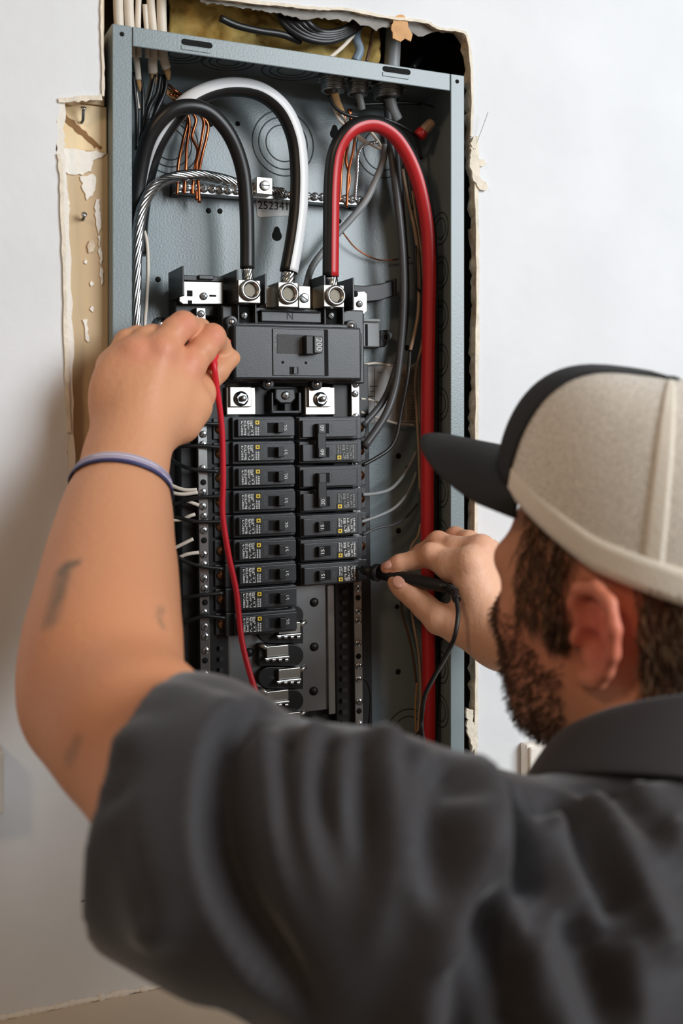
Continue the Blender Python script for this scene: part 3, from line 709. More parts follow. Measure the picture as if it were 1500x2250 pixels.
# ================================================================ cables and wires
def pw(px): return px*1.13/FPX/2                 # pixel width -> radius at the panel
def P3(pts): return [at(*p) for p in pts]
def wire(name, pts, px, mt, label, cat='wire', group=None, seg=10, n=7, taper=None):
    b = MB(); b.tube(spline(P3(pts), n), pw(px), seg); return obj(name, b, mt, None, label=label, cat=cat, group=group)
def stranded(m, path, r, k=7, turns=6., rs=None):
    """twisted strands round a core"""
    n = len(path); T = [(path[min(i+1, n-1)]-path[max(i-1, 0)]).normalized() for i in range(n)]
    N = Vector((0, -1, 0)); N = (N-T[0]*N.dot(T[0])).normalized(); fr = []
    for i in range(n):
        N = N-T[i]*N.dot(T[i]); N.normalize(); fr.append((N.copy(), T[i].cross(N)))
    sr = rs or r*.42
    for s in range(k):
        m.tube([path[i]+(fr[i][0]*math.cos(2*math.pi*(s/k+turns*i/n))+fr[i][1]*math.sin(2*math.pi*(s/k+turns*i/n)))*(r-sr) for i in range(n)], sr, 7)
    m.tube(path, r-sr, 8)
def big_cable(pts, end, px, mats, mif, label, n=10):
    path = spline(P3(pts), n); t = thing('service_cable', path[-1], label, 'cable', 'main service cables')
    b = MB(); b.tube(path, pw(px), 24, mif=mif); obj('jacket', b, mats, t)
    b = MB(); e = [path[-1], at(*end)]; stranded(b, [e[0].lerp(e[1], i/8) for i in range(9)], pw(px)*.82, 8, .35); obj('bare_strands', b, M_screw, t)
    return t
big_cable([(286, 760, .052), (287, 640, .052), (291, 520, .050), (304, 400, .042), (326, 306, .030), (370, 248, .020), (418, 234, .018), (464, 250, .020), (506, 300, .024), (532, 370, .030), (541, 450, .034), (543, 530, .036), (543, 590, .036)],
          (545, 622, .036), 31, [M_jblk], None, 'thick plain black service cable arching on the left')
big_cable([(302, 560, .075), (306, 480, .075), (320, 390, .070), (346, 310, .052), (396, 240, .044), (450, 204, .040), (512, 191, .038), (572, 202, .038), (620, 240, .038), (648, 300, .038), (657, 370, .038), (656, 450, .038), (648, 520, .038), (634, 598, .036)],
          (631, 626, .036), 40, [M_jblk, M_jwht], lambda a, t: 1 if .58 < a < .98 else 0, 'thick black service cable with a broad white stripe, in the middle')
big_cable([(944, 1650, .042), (944, 1500, .042), (941, 1200, .038), (941, 900, .036), (944, 700, .034), (945, 580, .032), (938, 480, .030), (914, 380, .026), (878, 310, .024), (838, 277, .022), (800, 272, .022), (764, 290, .022), (738, 334, .026), (729, 400, .030), (727, 500, .034), (726, 608, .036)],
          (732, 640, .036), 36, [M_jblk, M_jred], lambda a, t: 1 if (.58 < a or a < .02) else 0, 'thick black service cable with a red stripe, arching on the right')
# bare aluminium earth conductor
b = MB(); stranded(b, spline(P3([(298, 780, .028), (298, 640, .028), (301, 540, .028), (312, 460, .032), (340, 410, .042), (380, 390, .056), (430, 384, .060), (490, 394, .066), (540, 410, .068), (590, 420, .068), (622, 424, .068)]), 12), pw(24), 9, 4.)
obj('earth_conductor', b, M_screw, None, label='bare twisted aluminium conductor running to the ground bar lug', cat='wire')
# ground bar
gb = thing('ground_bar', at(590, 430, YB), 'long silver ground bar with a row of screws across the back plate', 'ground bar')
g0, g1 = at(384, 412, .066), at(797, 443, .066)
def gp(t): return g0.lerp(g1, t)
b = MB(); hh = .0046
e = (g1-g0).normalized(); nz = Vector((-e.z, 0, e.x))
vs = []
for p in (g0, g1):
    for y in (0, .012):
        for s in (-hh, hh): vs.append(p+nz*s+Vector((0, y, 0)))
b.add(vs, [(0,1,3,2), (4,6,7,5), (0,4,5,1), (2,3,7,6), (0,2,6,4), (1,5,7,3)]); obj('bar', b, M_steel, gb, bevel=.0006)
for k in range(24):
    t_ = (k+.5)/24
    if .45 < t_ < .55: continue
    b = MB(); p = gp(t_)+nz*.0012; screw(b, p.x, p.y, p.z, .0044, .0026); obj('terminal_screw', b, [M_screw, M_boxe], gb)
b = MB()
for t_ in (.02, .98): p = gp(t_); b.box(p.x-.004, p.x+.004, .078, YB-.0003, p.z-.006, p.z+.006)
obj('standoff', b, M_blk3, gb)
p = at(581, 408, .052); b = MB(); b.box(p.x-.0085, p.x+.0085, .052, .078, p.z-.0085, p.z+.0085); lg_ = obj('lug_block', b, M_alu, gb, bevel=.0006)
b = MB(); b.lathe([(.0052, 0), (.0052, .0016), (.0045, .002)], p); obj('lug_screw', b, M_alu, lg_)
b = MB(); b.box(p.x-.0048, p.x+.0048, p.y-.0023, p.y-.0019, p.z-.0006, p.z+.0006); obj('screw_slot', b, M_boxe, lg_)
# bare copper grounds at the left
cop = [[(372, 205, .06), (395, 235, .066), (412, 262, .068), (402, 310, .066), (392, 360, .064), (390, 400, .064), (389, 428, .064)],
       [(380, 205, .06), (405, 240, .064), (416, 270, .066), (410, 320, .062), (409, 360, .062), (406, 405, .063), (405, 426, .064)],
       [(376, 200, .062), (410, 236, .066), (430, 262, .068), (422, 300, .066), (434, 330, .064), (428, 370, .064), (424, 405, .064), (423, 428, .064)],
       [(384, 208, .06), (420, 236, .064), (446, 262, .064), (444, 300, .062), (436, 340, .062), (432, 370, .062), (436, 405, .063), (438, 446, .064)],
       [(382, 200, .062), (425, 240, .066), (455, 270, .068), (454, 300, .068), (444, 340, .066), (438, 372, .066), (433, 410, .065), (432, 440, .065)]]
for k, q in enumerate(cop):
    wire('ground_wire', q, 7, M_cop, 'copper ground wire dropping to the left end of the ground bar, '+['leftmost', 'second from the left', 'middle', 'rightmost', 'second from the right'][k], 'wire', 'copper ground wires at the left')
cop2 = [[(755, 245, .05), (762, 290, .052), (757, 330, .056), (750, 372, .060), (748, 410, .062), (746, 445, .064)],
        [(765, 240, .05), (778, 290, .052), (776, 330, .056), (766, 375, .06), (763, 410, .062), (762, 452, .064)],
        [(770, 240, .052), (768, 300, .054), (760, 350, .06), (768, 390, .062), (764, 420, .063), (761, 456, .064)],
        [(830, 312, .05), (800, 318, .052), (786, 340, .056), (784, 380, .06), (781, 415, .062), (779, 440, .064)]]
for k, q in enumerate(cop2[:3]):
    wire('ground_wire', q, 6.5, M_cop, 'bare copper ground wire dropping to the right end of the ground bar, '+['leftmost', 'rightmost', 'middle'][k], 'wire', 'copper ground wires at the right')
b = MB(); stranded(b, spline(P3(cop2[3]), 8), pw(8), 5, 5); obj('ground_wire', b, M_screw, None, label='thin twisted silver ground strand behind the red striped cable', cat='wire')
# sheathed cables entering at the top left
rx = [((262, -60), (262, 70), 20), ((286, -60), (285, 66), 20), ((307, -60), (303, 66), 12), ((330, -60), (336, 68), 17), ((358, -60), (356, 72), 20), ((318, 10), (322, 68), 10)]
words = ['first', 'second', 'thin third', 'fourth', 'thick right', 'thin slanted']
for (p, q, px), wd in zip(rx, words):
    wire('sheathed_cable', [(p[0], p[1], .03), ((p[0]+q[0])/2+jit(3), (p[1]+q[1])/2, .032), (q[0], q[1], .034), (q[0]+2, q[1]+60, .04)], px, M_romex, '%s of the cream sheathed cables entering the top left corner of the box' % wd, 'cable', 'cream cables entering at the top left', seg=14)
low = [((296, 105, .04), (302, 150, .045), (304, 175, .048), 13), ((338, 112, .04), (335, 140, .045), (336, 160, .05), 20), ((358, 110, .04), (360, 130, .045), (366, 150, .05), 20)]
for k, (a, c, d, px) in enumerate(low):
    t = thing('cable_sheath_end', at(*d), ['cream cable sheath cut short beside the left flange', 'wide cream cable sheath cut off over brown paper', 'cream cable sheath with a ragged end under the top wall'][k], 'cable sheath', 'cut sheath ends')
    b = MB(); b.tube(spline(P3([a, c, d]), 6), pw(px), 12, flat=.6); obj('sheath', b, M_romex, t)
    b = MB(); dd = at(d[0]+4, d[1]+26, d[2]); b.tube([at(*d), at(d[0]+2, d[1]+12, d[2]), dd], [pw(px)*.8, pw(px)*.7, pw(px)*.25], 9, flat=.4); obj('paper_filler', b, M_kraft, t)
bl = [[(304, 150, .05), (312, 190, .05), (314, 230, .048), (312, 300, .05)], [(340, 165, .05), (330, 210, .05), (318, 250, .048), (308, 320, .05)], [(352, 165, .05), (345, 205, .05), (326, 245, .045), (314, 330, .05)],
      [(366, 160, .052), (362, 200, .052), (345, 240, .05), (322, 290, .052)], [(292, 160, .05), (296, 200, .05), (300, 250, .05), (300, 330, .05)], [(358, 165, .055), (352, 210, .055), (336, 260, .055), (316, 330, .055)]]
for k, q in enumerate(bl): wire('branch_wire', q, 8.5, M_jblk, 'black branch wire fanning down from the cut sheaths at the top left, '+['second', 'third', 'fourth', 'rightmost', 'leftmost', 'fifth'][k], 'wire', 'black wires at the top left')
for k, q in enumerate(([(296, 180, .052), (300, 215, .052), (306, 240, .05)], [(334, 165, .055), (326, 205, .055), (322, 235, .052)])): wire('branch_wire', q, 8, M_romex, ['left', 'right'][k]+' white branch wire fanning down from the cut sheaths at the top left', 'wire', 'white wires at the top left')
t = thing('filler_paper', at(385, 215, .06), 'crumpled brown filler paper behind the black cable arch', 'paper')
b = MB(); b.prism([(at(u, v, .062).x, at(u, v, .062).z) for u, v in ((364, 192), (384, 204), (400, 216), (392, 222), (374, 216), (362, 206))], .060, .0615); obj('sheet', b, M_kraft, t)
b = MB(); b.tube(spline(P3([(370, 186, .058), (386, 200, .056), (404, 212, .06)]), 5), pw(6), 6); obj('strand', b, M_cop, t)
# black coiled cable over the panel
cb = thing('coiled_cable', at(720, 100, .06), 'loose black coiled cable in the cavity above the panel', 'cable')
for k in range(5):
    o_ = k*6; b = MB(); b.tube(spline(P3([(604+o_*1.5, -20, .022), (606+o_*2, 20, .02), (628+o_*2, 58-k*2, .018-k*.002), (670+o_*1.5, 84-o_*.6, .016), (720+o_, 92-o_, .018), (765+o_*.5, 76-o_, .022), (800, 48-o_*.4, .03), (826, 20, .05)]), 8), pw(15), 10); obj('loop', b, M_jblk, cb)
wire('cable_tail', [(484, 40, .012), (520, 56, .014), (570, 68, .016), (620, 76, .02), (660, 92, .024)], 15, M_jblk, 'cut end of black cable pointing left over the insulation', 'cable')
for q, px, mt, lab in (([(720, 130, .02), (745, 110, .022), (765, 90, .026), (790, 60, .03)], 9, M_romex, 'thin cream wire passing over the top wall of the box'),
                       ([(780, 135, .025), (790, 110, .026), (782, 80, .03), (790, 40, .036)], 20, mat('blue_grey_cable', (120, 138, 155), .45), 'blue grey cable rising behind the top wall of the box'),
                       ([(805, 135, .03), (812, 105, .034), (820, 60, .04)], 7, mat('brown_wire', (110, 80, 66), .5), 'thin brown wire rising behind the top wall of the box'),
                       ([(860, 160, .05), (862, 120, .048), (864, 80, .046), (868, 40, .05)], 36, M_jlg, 'light grey conduit cable dropping through the top wall at the right'),
                       ([(905, 150, .06), (930, 120, .07), (960, 100, .09), (1000, 90, .11)], 16, M_jblk, 'black cable lying in the dark cavity at the top right')):
    wire('cavity_cable', q, px, mt, lab, 'cable')
# conduit locknuts on the top wall
for (u, v, R, lab) in ((731, 190, .0125, 'left'), (786, 198, .0110, 'middle'), (852, 208, .0155, 'right')):
    p = at(u, v, .045); p.z = bz1-T; t = thing('conduit_fitting', p, '%s zinc locknut fitting hanging from the top wall of the box' % {'left': 'left', 'middle': 'small middle', 'right': 'large right'}[lab], 'fitting', 'conduit fittings')
    b = MB(); b.lathe([(R*1.18, .001), (R*1.18, .006)], p, (0, 0, -1), 24)
    for k in range(8):
        M = Matrix.Translation(p) @ Matrix.Rotation(k*math.pi/4, 4, 'Z'); b.box(R*1.05, R*1.34, -.002, .002, -.0062, -.0012, 0, M)
    obj('locknut', b, M_steel, t, bevel=.0005)
    b = MB()
    b.lathe([(R*.95, 0), (R*.95, .017), (R*.8, .017), (R*.8, .012)], p, (0, 0, -1), 24)
    for k in range(6): b.ring(p+Vector((0, 0, -.0068-.0018*k)), R*.95, .0007, (0, 0, 1), 24, 5)
    obj('threaded_neck', b, M_steel, t)
# cables leaving the fittings
for q, px, mt, lab in (([(733, 205, .045), (738, 225, .047), (748, 250, .05)], 22, M_kraft, 'brown papery sheath hanging from the left conduit fitting'),
                       ([(788, 205, .045), (792, 225, .046), (795, 240, .048)], 17, M_jlg, 'short grey sheath hanging from the middle conduit fitting'),
                       ([(856, 215, .045), (862, 240, .047), (872, 262, .05)], 26, M_jlg, 'frayed grey sheath hanging from the large right conduit fitting')):
    wire('cable_sheath', q, px, mt, lab, 'cable sheath', seg=14)
RW = [([(722, 210, .044), (738, 238, .042), (775, 256, .04), (830, 258, .04), (880, 276, .044), (912, 300, .05), (926, 350, .055)], 8, M_jblk, 'black wire looping over the red striped arch'),
      ([(738, 225, .048), (752, 255, .05), (790, 300, .05), (830, 325, .052), (850, 322, .052)], 6, M_romex, 'cream wire hooking under the red striped arch'),
      ([(728, 222, .046), (745, 262, .048), (770, 285, .05), (795, 308, .05), (820, 318, .052)], 7, M_romex, 'cream wire crossing behind the red striped arch'),
      ([(815, 290, .05), (830, 310, .05), (838, 325, .052)], 7, M_romex, 'short cream wire stub inside the red striped arch'),
      ([(845, 316, .05), (842, 350, .054), (828, 390, .058), (804, 440, .06), (770, 482, .062), (740, 515, .064), (712, 550, .066), (684, 590, .066), (670, 640, .060)], 16, M_jlg, 'grey cable curving down behind the red striped cable to the small lug'),
      ([(850, 225, .05), (856, 290, .048), (862, 350, .046), (874, 450, .044), (884, 560, .044), (886, 660, .046), (880, 760, .048), (868, 850, .048), (845, 915, .046), (800, 982, .044)], 18, M_jgry, 'thick dark grey cable sweeping to the lower pole of the 60 breaker'),
      ([(866, 250, .066), (872, 330, .064), (880, 430, .062), (890, 560, .062), (892, 650, .064), (886, 740, .064), (866, 820, .062), (842, 880, .058), (796, 936, .050)], 15, M_jgry, 'dark grey cable sweeping to the upper pole of the 60 breaker'),
      ([(780, 230, .05), (830, 228, .05), (880, 226, .05), (925, 228, .05)], 8, M_jblk, 'short black wire running level below the conduit fittings'),
      ([(930, 228, .06), (958, 240, .06), (974, 280, .06), (978, 360, .06), (972, 460, .062), (962, 560, .064), (962, 640, .066), (968, 720, .068)], 5, M_jgry, 'thin dark wire running down the right wall of the box'),
      ([(884, 372, .06), (896, 440, .058), (910, 500, .056), (918, 560, .056), (920, 640, .056), (918, 690, .054), (910, 735, .050), (901, 770, .046)], 8, M_tan, 'tan wire beside the red striped cable ending in black tape'),
      ([(901, 770, .046), (898, 810, .044), (892, 850, .044), (880, 910, .046), (872, 955, .046), (856, 985, .046), (826, 1006, .044), (797, 1022, .042)], 8.5, M_jblk, 'black taped wire curving to the 30 breaker'),
      ([(905, 420, .062), (912, 470, .06), (922, 530, .058), (928, 580, .058), (932, 650, .058), (930, 720, .056), (926, 760, .056), (916, 800, .058), (912, 850, .06), (916, 920, .062), (920, 1000, .064), (922, 1080, .066)], 6, M_tan, 'long tan wire hugging the red striped cable'),
      ([(895, 360, .064), (900, 420, .062), (906, 460, .06)], 6, M_jgry, 'short dark wire behind the red striped arch'),
      ([(914, 540, .05), (912, 590, .05), (914, 630, .05), (924, 640, .05)], 5, M_jblk, 'small black wire hook beside the tan wires'),
      ([(796, 802, .07), (825, 798, .07), (858, 803, .07), (900, 805, .072), (918, 796, .074)], 6, M_romex, 'cream wire crossing level above the paper labels'),
      ([(792, 876, .066), (812, 878, .068), (834, 886, .07)], 5, M_romex, 'short cream wire over the white paper label'),
      ([(792, 905, .066), (830, 918, .072), (870, 930, .076), (910, 934, .078)], 6, M_romex, 'cream wire along the lower edge of the paper labels'),
      ([(754, 512, .07), (780, 544, .074), (816, 566, .076), (848, 572, .078), (900, 566, .078)], 3.6, M_cop, 'thin copper wire curling below the grey cable'),
      ([(796, 1087, .046), (828, 1084, .05), (858, 1074, .056), (882, 1050, .062), (900, 1022, .068), (914, 992, .072)], 8, M_jlg, 'grey wire from the lower pole of the 30 breaker curving up right'),
      ([(792, 1147, .046), (830, 1134, .05), (866, 1116, .056), (892, 1088, .062), (906, 1062, .068), (914, 1038, .072)], 7, M_jlg, 'grey wire from the upper single 15 breaker curving up right'),
      ([(796, 1175, .046), (830, 1160, .05), (866, 1152, .056), (894, 1134, .064), (916, 1108, .072)], 6, M_jgry, 'grey wire from the second single 15 breaker curving up right'),
      ([(924, 1150, .066), (918, 1178, .064), (906, 1196, .062), (898, 1220, .062)], 6, M_tan, 'short tan wire curl above the right hand'),
      ([(880, 1300, .07), (884, 1350, .07), (898, 1400, .07), (908, 1450, .07), (914, 1500, .07)], 6, mat('brown_wire_dark', (92, 72, 54), .5), 'brown wire below the right hand'),
      ([(898, 1310, .066), (910, 1380, .064), (920, 1440, .062), (924, 1520, .062), (920, 1580, .062), (914, 1660, .062)], 6, M_tan, 'tan wire running down beside the red striped cable below the hand'),
      ([(916, 1500, .064), (912, 1560, .064), (914, 1610, .064), (918, 1660, .064)], 5, M_kraft, 'brown wire at the foot of the red striped cable'),
      ([(854, 1640, .06), (880, 1626, .06), (905, 1620, .06), (922, 1606, .06)], 4, M_jblk, 'thin black wire above the lower wire connector'),
      ([(792, 1488, .056), (806, 1498, .056), (814, 1530, .056), (812, 1570, .056), (808, 1600, .058), (796, 1640, .06)], 5, M_jblk, 'thin black wire loop beside the right neutral bar')]
for q, px, mt, lab in RW: wire('panel_wire', q, px, mt, lab)
wire('service_conductor', [(963, 1640, .055), (961, 1450, .05), (958, 1100, .046), (958, 800, .046), (956, 560, .046)], 14, M_jblk, 'plain black cable hanging between the red striped cable and the right wall', 'cable')
# wire connectors
def connector(u0, v0, u1, v1, y, lab):
    a = at(u0, v0, y); c = at(u1, v1, y-.006); t = thing('wire_connector', a, lab, 'wire connector', 'twist-on connectors'); d = c-a; Ln = d.length
    b = MB(); b.lathe([(.0062, 0), (.0068, .001), (.0068, Ln*.32), (.006, Ln*.36)], a, d, 14); obj('skirt', b, M_jred, t)
    b = MB(); b.lathe([(.0056, Ln*.34), (.0060, Ln*.5), (.0054, Ln*.9), (.004, Ln)], a, d, 10, smooth=False); obj('cap', b, M_tan, t)
connector(919, 300, 950, 266, .045, 'red and tan twist-on connector beside the top of the red arch')
connector(868, 1638, 908, 1630, .055, 'red and tan twist-on connector low in the box above the shirt')
# black wires of the left breakers, white wires of the neutral bar
def lw(pts, px, mt, lab, grp): wire('branch_wire', pts, px, mt, lab, 'wire', grp)
LB = [[(395, 925, .05), (440, 930, .044), (490, 932, .042)], [(370, 985, .06), (410, 980, .048), (450, 980, .044), (490, 984, .042)], [(368, 1002, .06), (392, 1020, .054), (425, 1031, .046), (480, 1036, .042)],
      [(352, 1112, .06), (390, 1106, .054), (430, 1094, .046), (490, 1090, .042)], [(352, 1133, .06), (390, 1137, .054), (430, 1146, .046), (490, 1146, .042)], [(340, 1180, .062), (370, 1208, .056), (400, 1230, .05), (440, 1244, .044), (490, 1250, .042)],
      [(360, 1320, .06), (400, 1315, .05), (440, 1308, .044), (490, 1303, .042)], [(360, 1370, .062), (390, 1373, .056), (420, 1362, .048), (450, 1354, .044), (495, 1358, .042)]]
LW_ = ['topmost', 'second', 'third', 'fourth', 'fifth', 'sixth', 'seventh', 'lowest']
for k, q in enumerate(LB): lw(q, 8.5, M_jblk, '%s black wire running from the left neutral bar to the left breakers' % LW_[k], 'black wires to the left breakers')
LN = [[(352, 1050, .06), (376, 1066, .056), (404, 1076, .052), (432, 1076, .05)], [(352, 1064, .062), (372, 1080, .056), (400, 1086, .052), (434, 1082, .05)], [(408, 1100, .052), (420, 1104, .05), (436, 1110, .05)],
      [(352, 1143, .06), (395, 1142, .054), (416, 1134, .05), (428, 1130, .05)], [(352, 1210, .06), (378, 1206, .055), (404, 1194, .051), (424, 1184, .05)], [(352, 1228, .06), (384, 1228, .055), (410, 1218, .051), (436, 1214, .05)]]
for k, q in enumerate(LN): lw(q, 8, M_romex, '%s white wire ending in the left neutral bar beside the forearm' % ['topmost', 'second', 'third short', 'fourth', 'fifth', 'lowest'][k], 'white wires to the neutral bar')
wire('neutral_wire', [(310, 490, .07), (322, 530, .068), (325, 590, .066), (322, 660, .064), (318, 740, .062), (330, 900, .062)], 8, M_romex, 'white wire hanging straight beside the black cables above the left hand', 'wire')
for k, q in enumerate(([(300, 560, .056), (299, 620, .058), (296, 690, .06), (300, 800, .06)], [(298, 600, .06), (303, 660, .06), (302, 740, .06), (310, 860, .06)])): wire('branch_wire', q, 7, M_jgry, '%s dark wire twisting beside the bare conductor at the left wall' % ['upper', 'lower'][k], 'wire')
wire('neutral_wire', [(352, 1075, .04), (354, 1150, .04), (356, 1220, .04), (358, 1300, .042), (362, 1420, .045)], 9, M_jwht, 'white sheathed cable running down behind the left forearm', 'cable')
# ================================================================ the person: signed-distance modelling, polygonised with surface nets
def V(p): return np.array(p, dtype=np.float64)
def cone(a, b, ra, rb): return ('c', V(a), V(b), ra, rb)
def ell(c, r, R=None): return ('e', V(c), V(r), np.eye(3) if R is None else np.array(R))
def U(k, *ch): return ('u', k, ch)
def SUB(k, a, b): return ('s', k, a, b)
def ev(n, P):
    if n[0] == 'c':
        ba = n[2]-n[1]; pa = P-n[1]; h = np.clip(pa @ ba/max(ba @ ba, 1e-12), 0, 1)
        return np.linalg.norm(pa-h[:, None]*ba, axis=1)-(n[3]+(n[4]-n[3])*h)
    if n[0] == 'e':
        q = (P-n[1]) @ n[3].T; k0 = np.linalg.norm(q/n[2], axis=1); k1 = np.linalg.norm(q/n[2]**2, axis=1)+1e-9
        return k0*(k0-1)/k1
    if n[0] == 'u':
        d = ev(n[2][0], P); k = n[1]
        for c in n[2][1:]:
            e = ev(c, P); h = np.maximum(k-np.abs(d-e), 0)/k; d = np.minimum(d, e)-h*h*k*.25
        return d
    if n[0] == 's':
        d = ev(n[2], P); e = -ev(n[3], P); k = n[1]; h = np.maximum(k-np.abs(d-e), 0)/k
        return np.maximum(d, e)+h*h*k*.25
    if n[0] == 'p': return (P-n[1]) @ n[2]                       # half space
    if n[0] == 'g': return np.full(len(P), 1.)
def chain(pts, k=.004):
    """tapered chain through [(point, radius), ...]"""
    return U(k, *[cone(pts[i][0], pts[i+1][0], pts[i][1], pts[i+1][1]) for i in range(len(pts)-1)])
def sdf_mesh(node, lo, hi, h):
    lo = V(lo); hi = V(hi); n = np.ceil((hi-lo)/(4*h)).astype(int)*4+1
    ax = [lo[i]+h*np.arange(n[i]) for i in range(3)]
    cx = [a[::4] for a in ax]; G = np.stack(np.meshgrid(*cx, indexing='ij'), -1); cs = G.shape[:3]
    C = ev(node, G.reshape(-1, 3)).reshape(cs)
    D = np.repeat(np.repeat(np.repeat(C, 4, 0), 4, 1), 4, 2)[:n[0], :n[1], :n[2]].astype(np.float64)
    near = np.abs(C) < h*4*2.2
    nb = np.repeat(np.repeat(np.repeat(near, 4, 0), 4, 1), 4, 2)[:n[0], :n[1], :n[2]]
    s = near.copy()
    for a in range(3):
        s |= np.roll(near, 1, a) | np.roll(near, -1, a)
    nb = np.repeat(np.repeat(np.repeat(s, 4, 0), 4, 1), 4, 2)[:n[0], :n[1], :n[2]]
    idx = np.argwhere(nb)
    P = lo+idx*h; out = np.empty(len(P))
    for i in range(0, len(P), 200000): out[i:i+200000] = ev(node, P[i:i+200000])
    D[idx[:, 0], idx[:, 1], idx[:, 2]] = out
    S = D < 0
    cnt = np.zeros(tuple(np.array(S.shape)-1), dtype=np.int8)
    for i in (0, 1):
        for j in (0, 1):
            for k in (0, 1): cnt += S[i:i+cnt.shape[0], j:j+cnt.shape[1], k:k+cnt.shape[2]]
    act = np.argwhere((cnt > 0) & (cnt < 8)); vid = -np.ones(cnt.shape, dtype=np.int64); vid[act[:, 0], act[:, 1], act[:, 2]] = np.arange(len(act))
    cor = [(i, j, k) for i in (0, 1) for j in (0, 1) for k in (0, 1)]
    val = {c: D[act[:, 0]+c[0], act[:, 1]+c[1], act[:, 2]+c[2]] for c in cor}
    acc = np.zeros((len(act), 3)); w_ = np.zeros(len(act))
    for c in cor:
        for a in range(3):
            if c[a] == 0:
                e = list(c); e[a] = 1; e = tuple(e); A, B = val[c], val[e]; m = (A < 0) != (B < 0)
                t = np.where(m, A/np.where(m, A-B, 1), 0); p = np.tile(np.array(c, float), (len(act), 1)); p[:, a] += t
                acc += np.where(m[:, None], p, 0); w_ += m
    verts = lo+(act+acc/w_[:, None])*h
    faces = []
    for a in range(3):
        b_, c_ = (a+1) % 3, (a+2) % 3
        sl0 = [slice(None)]*3; sl1 = [slice(None)]*3; sl0[a] = slice(0, -1); sl1[a] = slice(1, None)
        A = S[tuple(sl0)]; B = S[tuple(sl1)]; e = np.argwhere(A != B)
        ok = (e[:, b_] > 0) & (e[:, c_] > 0) & (e[:, b_] < cnt.shape[b_]) & (e[:, c_] < cnt.shape[c_]); e = e[ok]
        q = []
        for (db, dc) in ((0, 0), (-1, 0), (-1, -1), (0, -1)):
            f = e.copy(); f[:, b_] += db; f[:, c_] += dc; q.append(vid[f[:, 0], f[:, 1], f[:, 2]])
        q = np.stack(q, 1); ins = A[e[:, 0], e[:, 1], e[:, 2]]
        q[~ins] = q[~ins][:, ::-1]; faces.append(q)
    return verts, np.concatenate(faces)
def cut(verts, faces, keep):
    """keep faces whose vertices all pass"""
    f = faces[keep[faces].all(1)]; used = np.unique(f); mp = -np.ones(len(verts), int); mp[used] = np.arange(len(used))
    return verts[used], mp[f]
def lap(verts, faces, it=2, lam=.5):
    for _ in range(it):
        acc = np.zeros_like(verts); n = np.zeros(len(verts))
        for i in range(4):
            j = (i+1) % 4
            np.add.at(acc, faces[:, i], verts[faces[:, j]]); np.add.at(n, faces[:, i], 1)
            np.add.at(acc, faces[:, j], verts[faces[:, i]]); np.add.at(n, faces[:, j], 1)
        verts = verts+lam*(acc/np.maximum(n, 1)[:, None]-verts)
    return verts
def npmesh(name, verts, faces, mats, parent, col=None):
    me = bpy.data.meshes.new(name); off = np.array(OFF[parent]) if parent else np.zeros(3)
    me.vertices.add(len(verts)); me.vertices.foreach_set('co', (verts-off).ravel())
    nf = len(faces); me.loops.add(nf*4); me.loops.foreach_set('vertex_index', faces.ravel().astype(np.int32))
    me.polygons.add(nf); me.polygons.foreach_set('loop_start', np.arange(0, nf*4, 4, dtype=np.int32)); me.polygons.foreach_set('loop_total', np.full(nf, 4, dtype=np.int32))
    me.update(calc_edges=True); me.validate(); me.polygons.foreach_set('use_smooth', [True]*len(me.polygons))
    for m_ in (mats if isinstance(mats, (list, tuple)) else [mats]): me.materials.append(m_)
    if col is not None:
        a = me.color_attributes.new('tone', 'FLOAT_COLOR', 'POINT'); a.data.foreach_set('color', np.concatenate([col, np.ones((len(col), 1))], 1).ravel())
    o = bpy.data.objects.new(name, me); COL.objects.link(o)
    if parent: o.parent = parent; OFF[o] = OFF[parent]
    return o
def vnormals(verts, faces):
    a, b_, c, d = (verts[faces[:, i]] for i in range(4)); fn = np.cross(c-a, d-b_); N = np.zeros_like(verts)
    for i in range(4): np.add.at(N, faces[:, i], fn)
    return N/(np.linalg.norm(N, axis=1)[:, None]+1e-12)

# ---- left hand pinching the red probe
def A_(u, v, y): return at(u, v, y)
lw_ = dp(280, 1000, .931)
LM = {'i': A_(410, 806, -.046), 'm': A_(350, 774, -.060), 'r': A_(294, 780, -.056), 'p': A_(250, 806, -.044)}
palmL = U(.012, cone(lw_+RT*.009, lw_-RT*.009, .0225, .0225),
          cone(dp(310, 985, .925), LM['i'], .020, .0165), cone(dp(288, 985, .920), LM['m'], .021, .0165), cone(dp(262, 985, .922), LM['r'], .020, .0160), cone(dp(245, 985, .93), LM['p'], .018, .0150),
          cone(A_(330, 960, -.062), A_(415, 890, -.045), .022, .021), cone(A_(310, 930, -.040), A_(330, 830, -.030), .022, .018),
          ell(A_(300, 870, -.058), (.040, .018, .042)))
fingL = U(.0018,
          chain([(LM['i'], .0148), (A_(444, 768, -.044), .0125), (A_(466, 741, -.036), .0118), (A_(482, 760, -.014), .0098), (A_(470, 786, .002), .0085)], .005),
          chain([(LM['m'], .0150), (A_(384, 728, -.052), .0120), (A_(402, 714, -.046), .0118), (A_(438, 724, -.018), .0100), (A_(466, 752, .000), .0085)], .005),
          chain([(LM['r'], .0140), (A_(320, 748, -.046), .0115), (A_(336, 742, -.040), .0112), (A_(378, 742, -.004), .0095), (A_(400, 770, .010), .0080)], .005),
          chain([(LM['p'], .0130), (A_(280, 752, -.036), .0108), (A_(302, 742, -.026), .0102), (A_(340, 756, .006), .0085), (A_(356, 784, .016), .0075)], .005))
thumbL = chain([(A_(398, 930, -.052), .018), (A_(436, 868, -.032), .0142), (A_(458, 828, -.020), .0115), (A_(476, 814, -.020), .0106), (A_(509, 787, -.014), .0082)], .006)
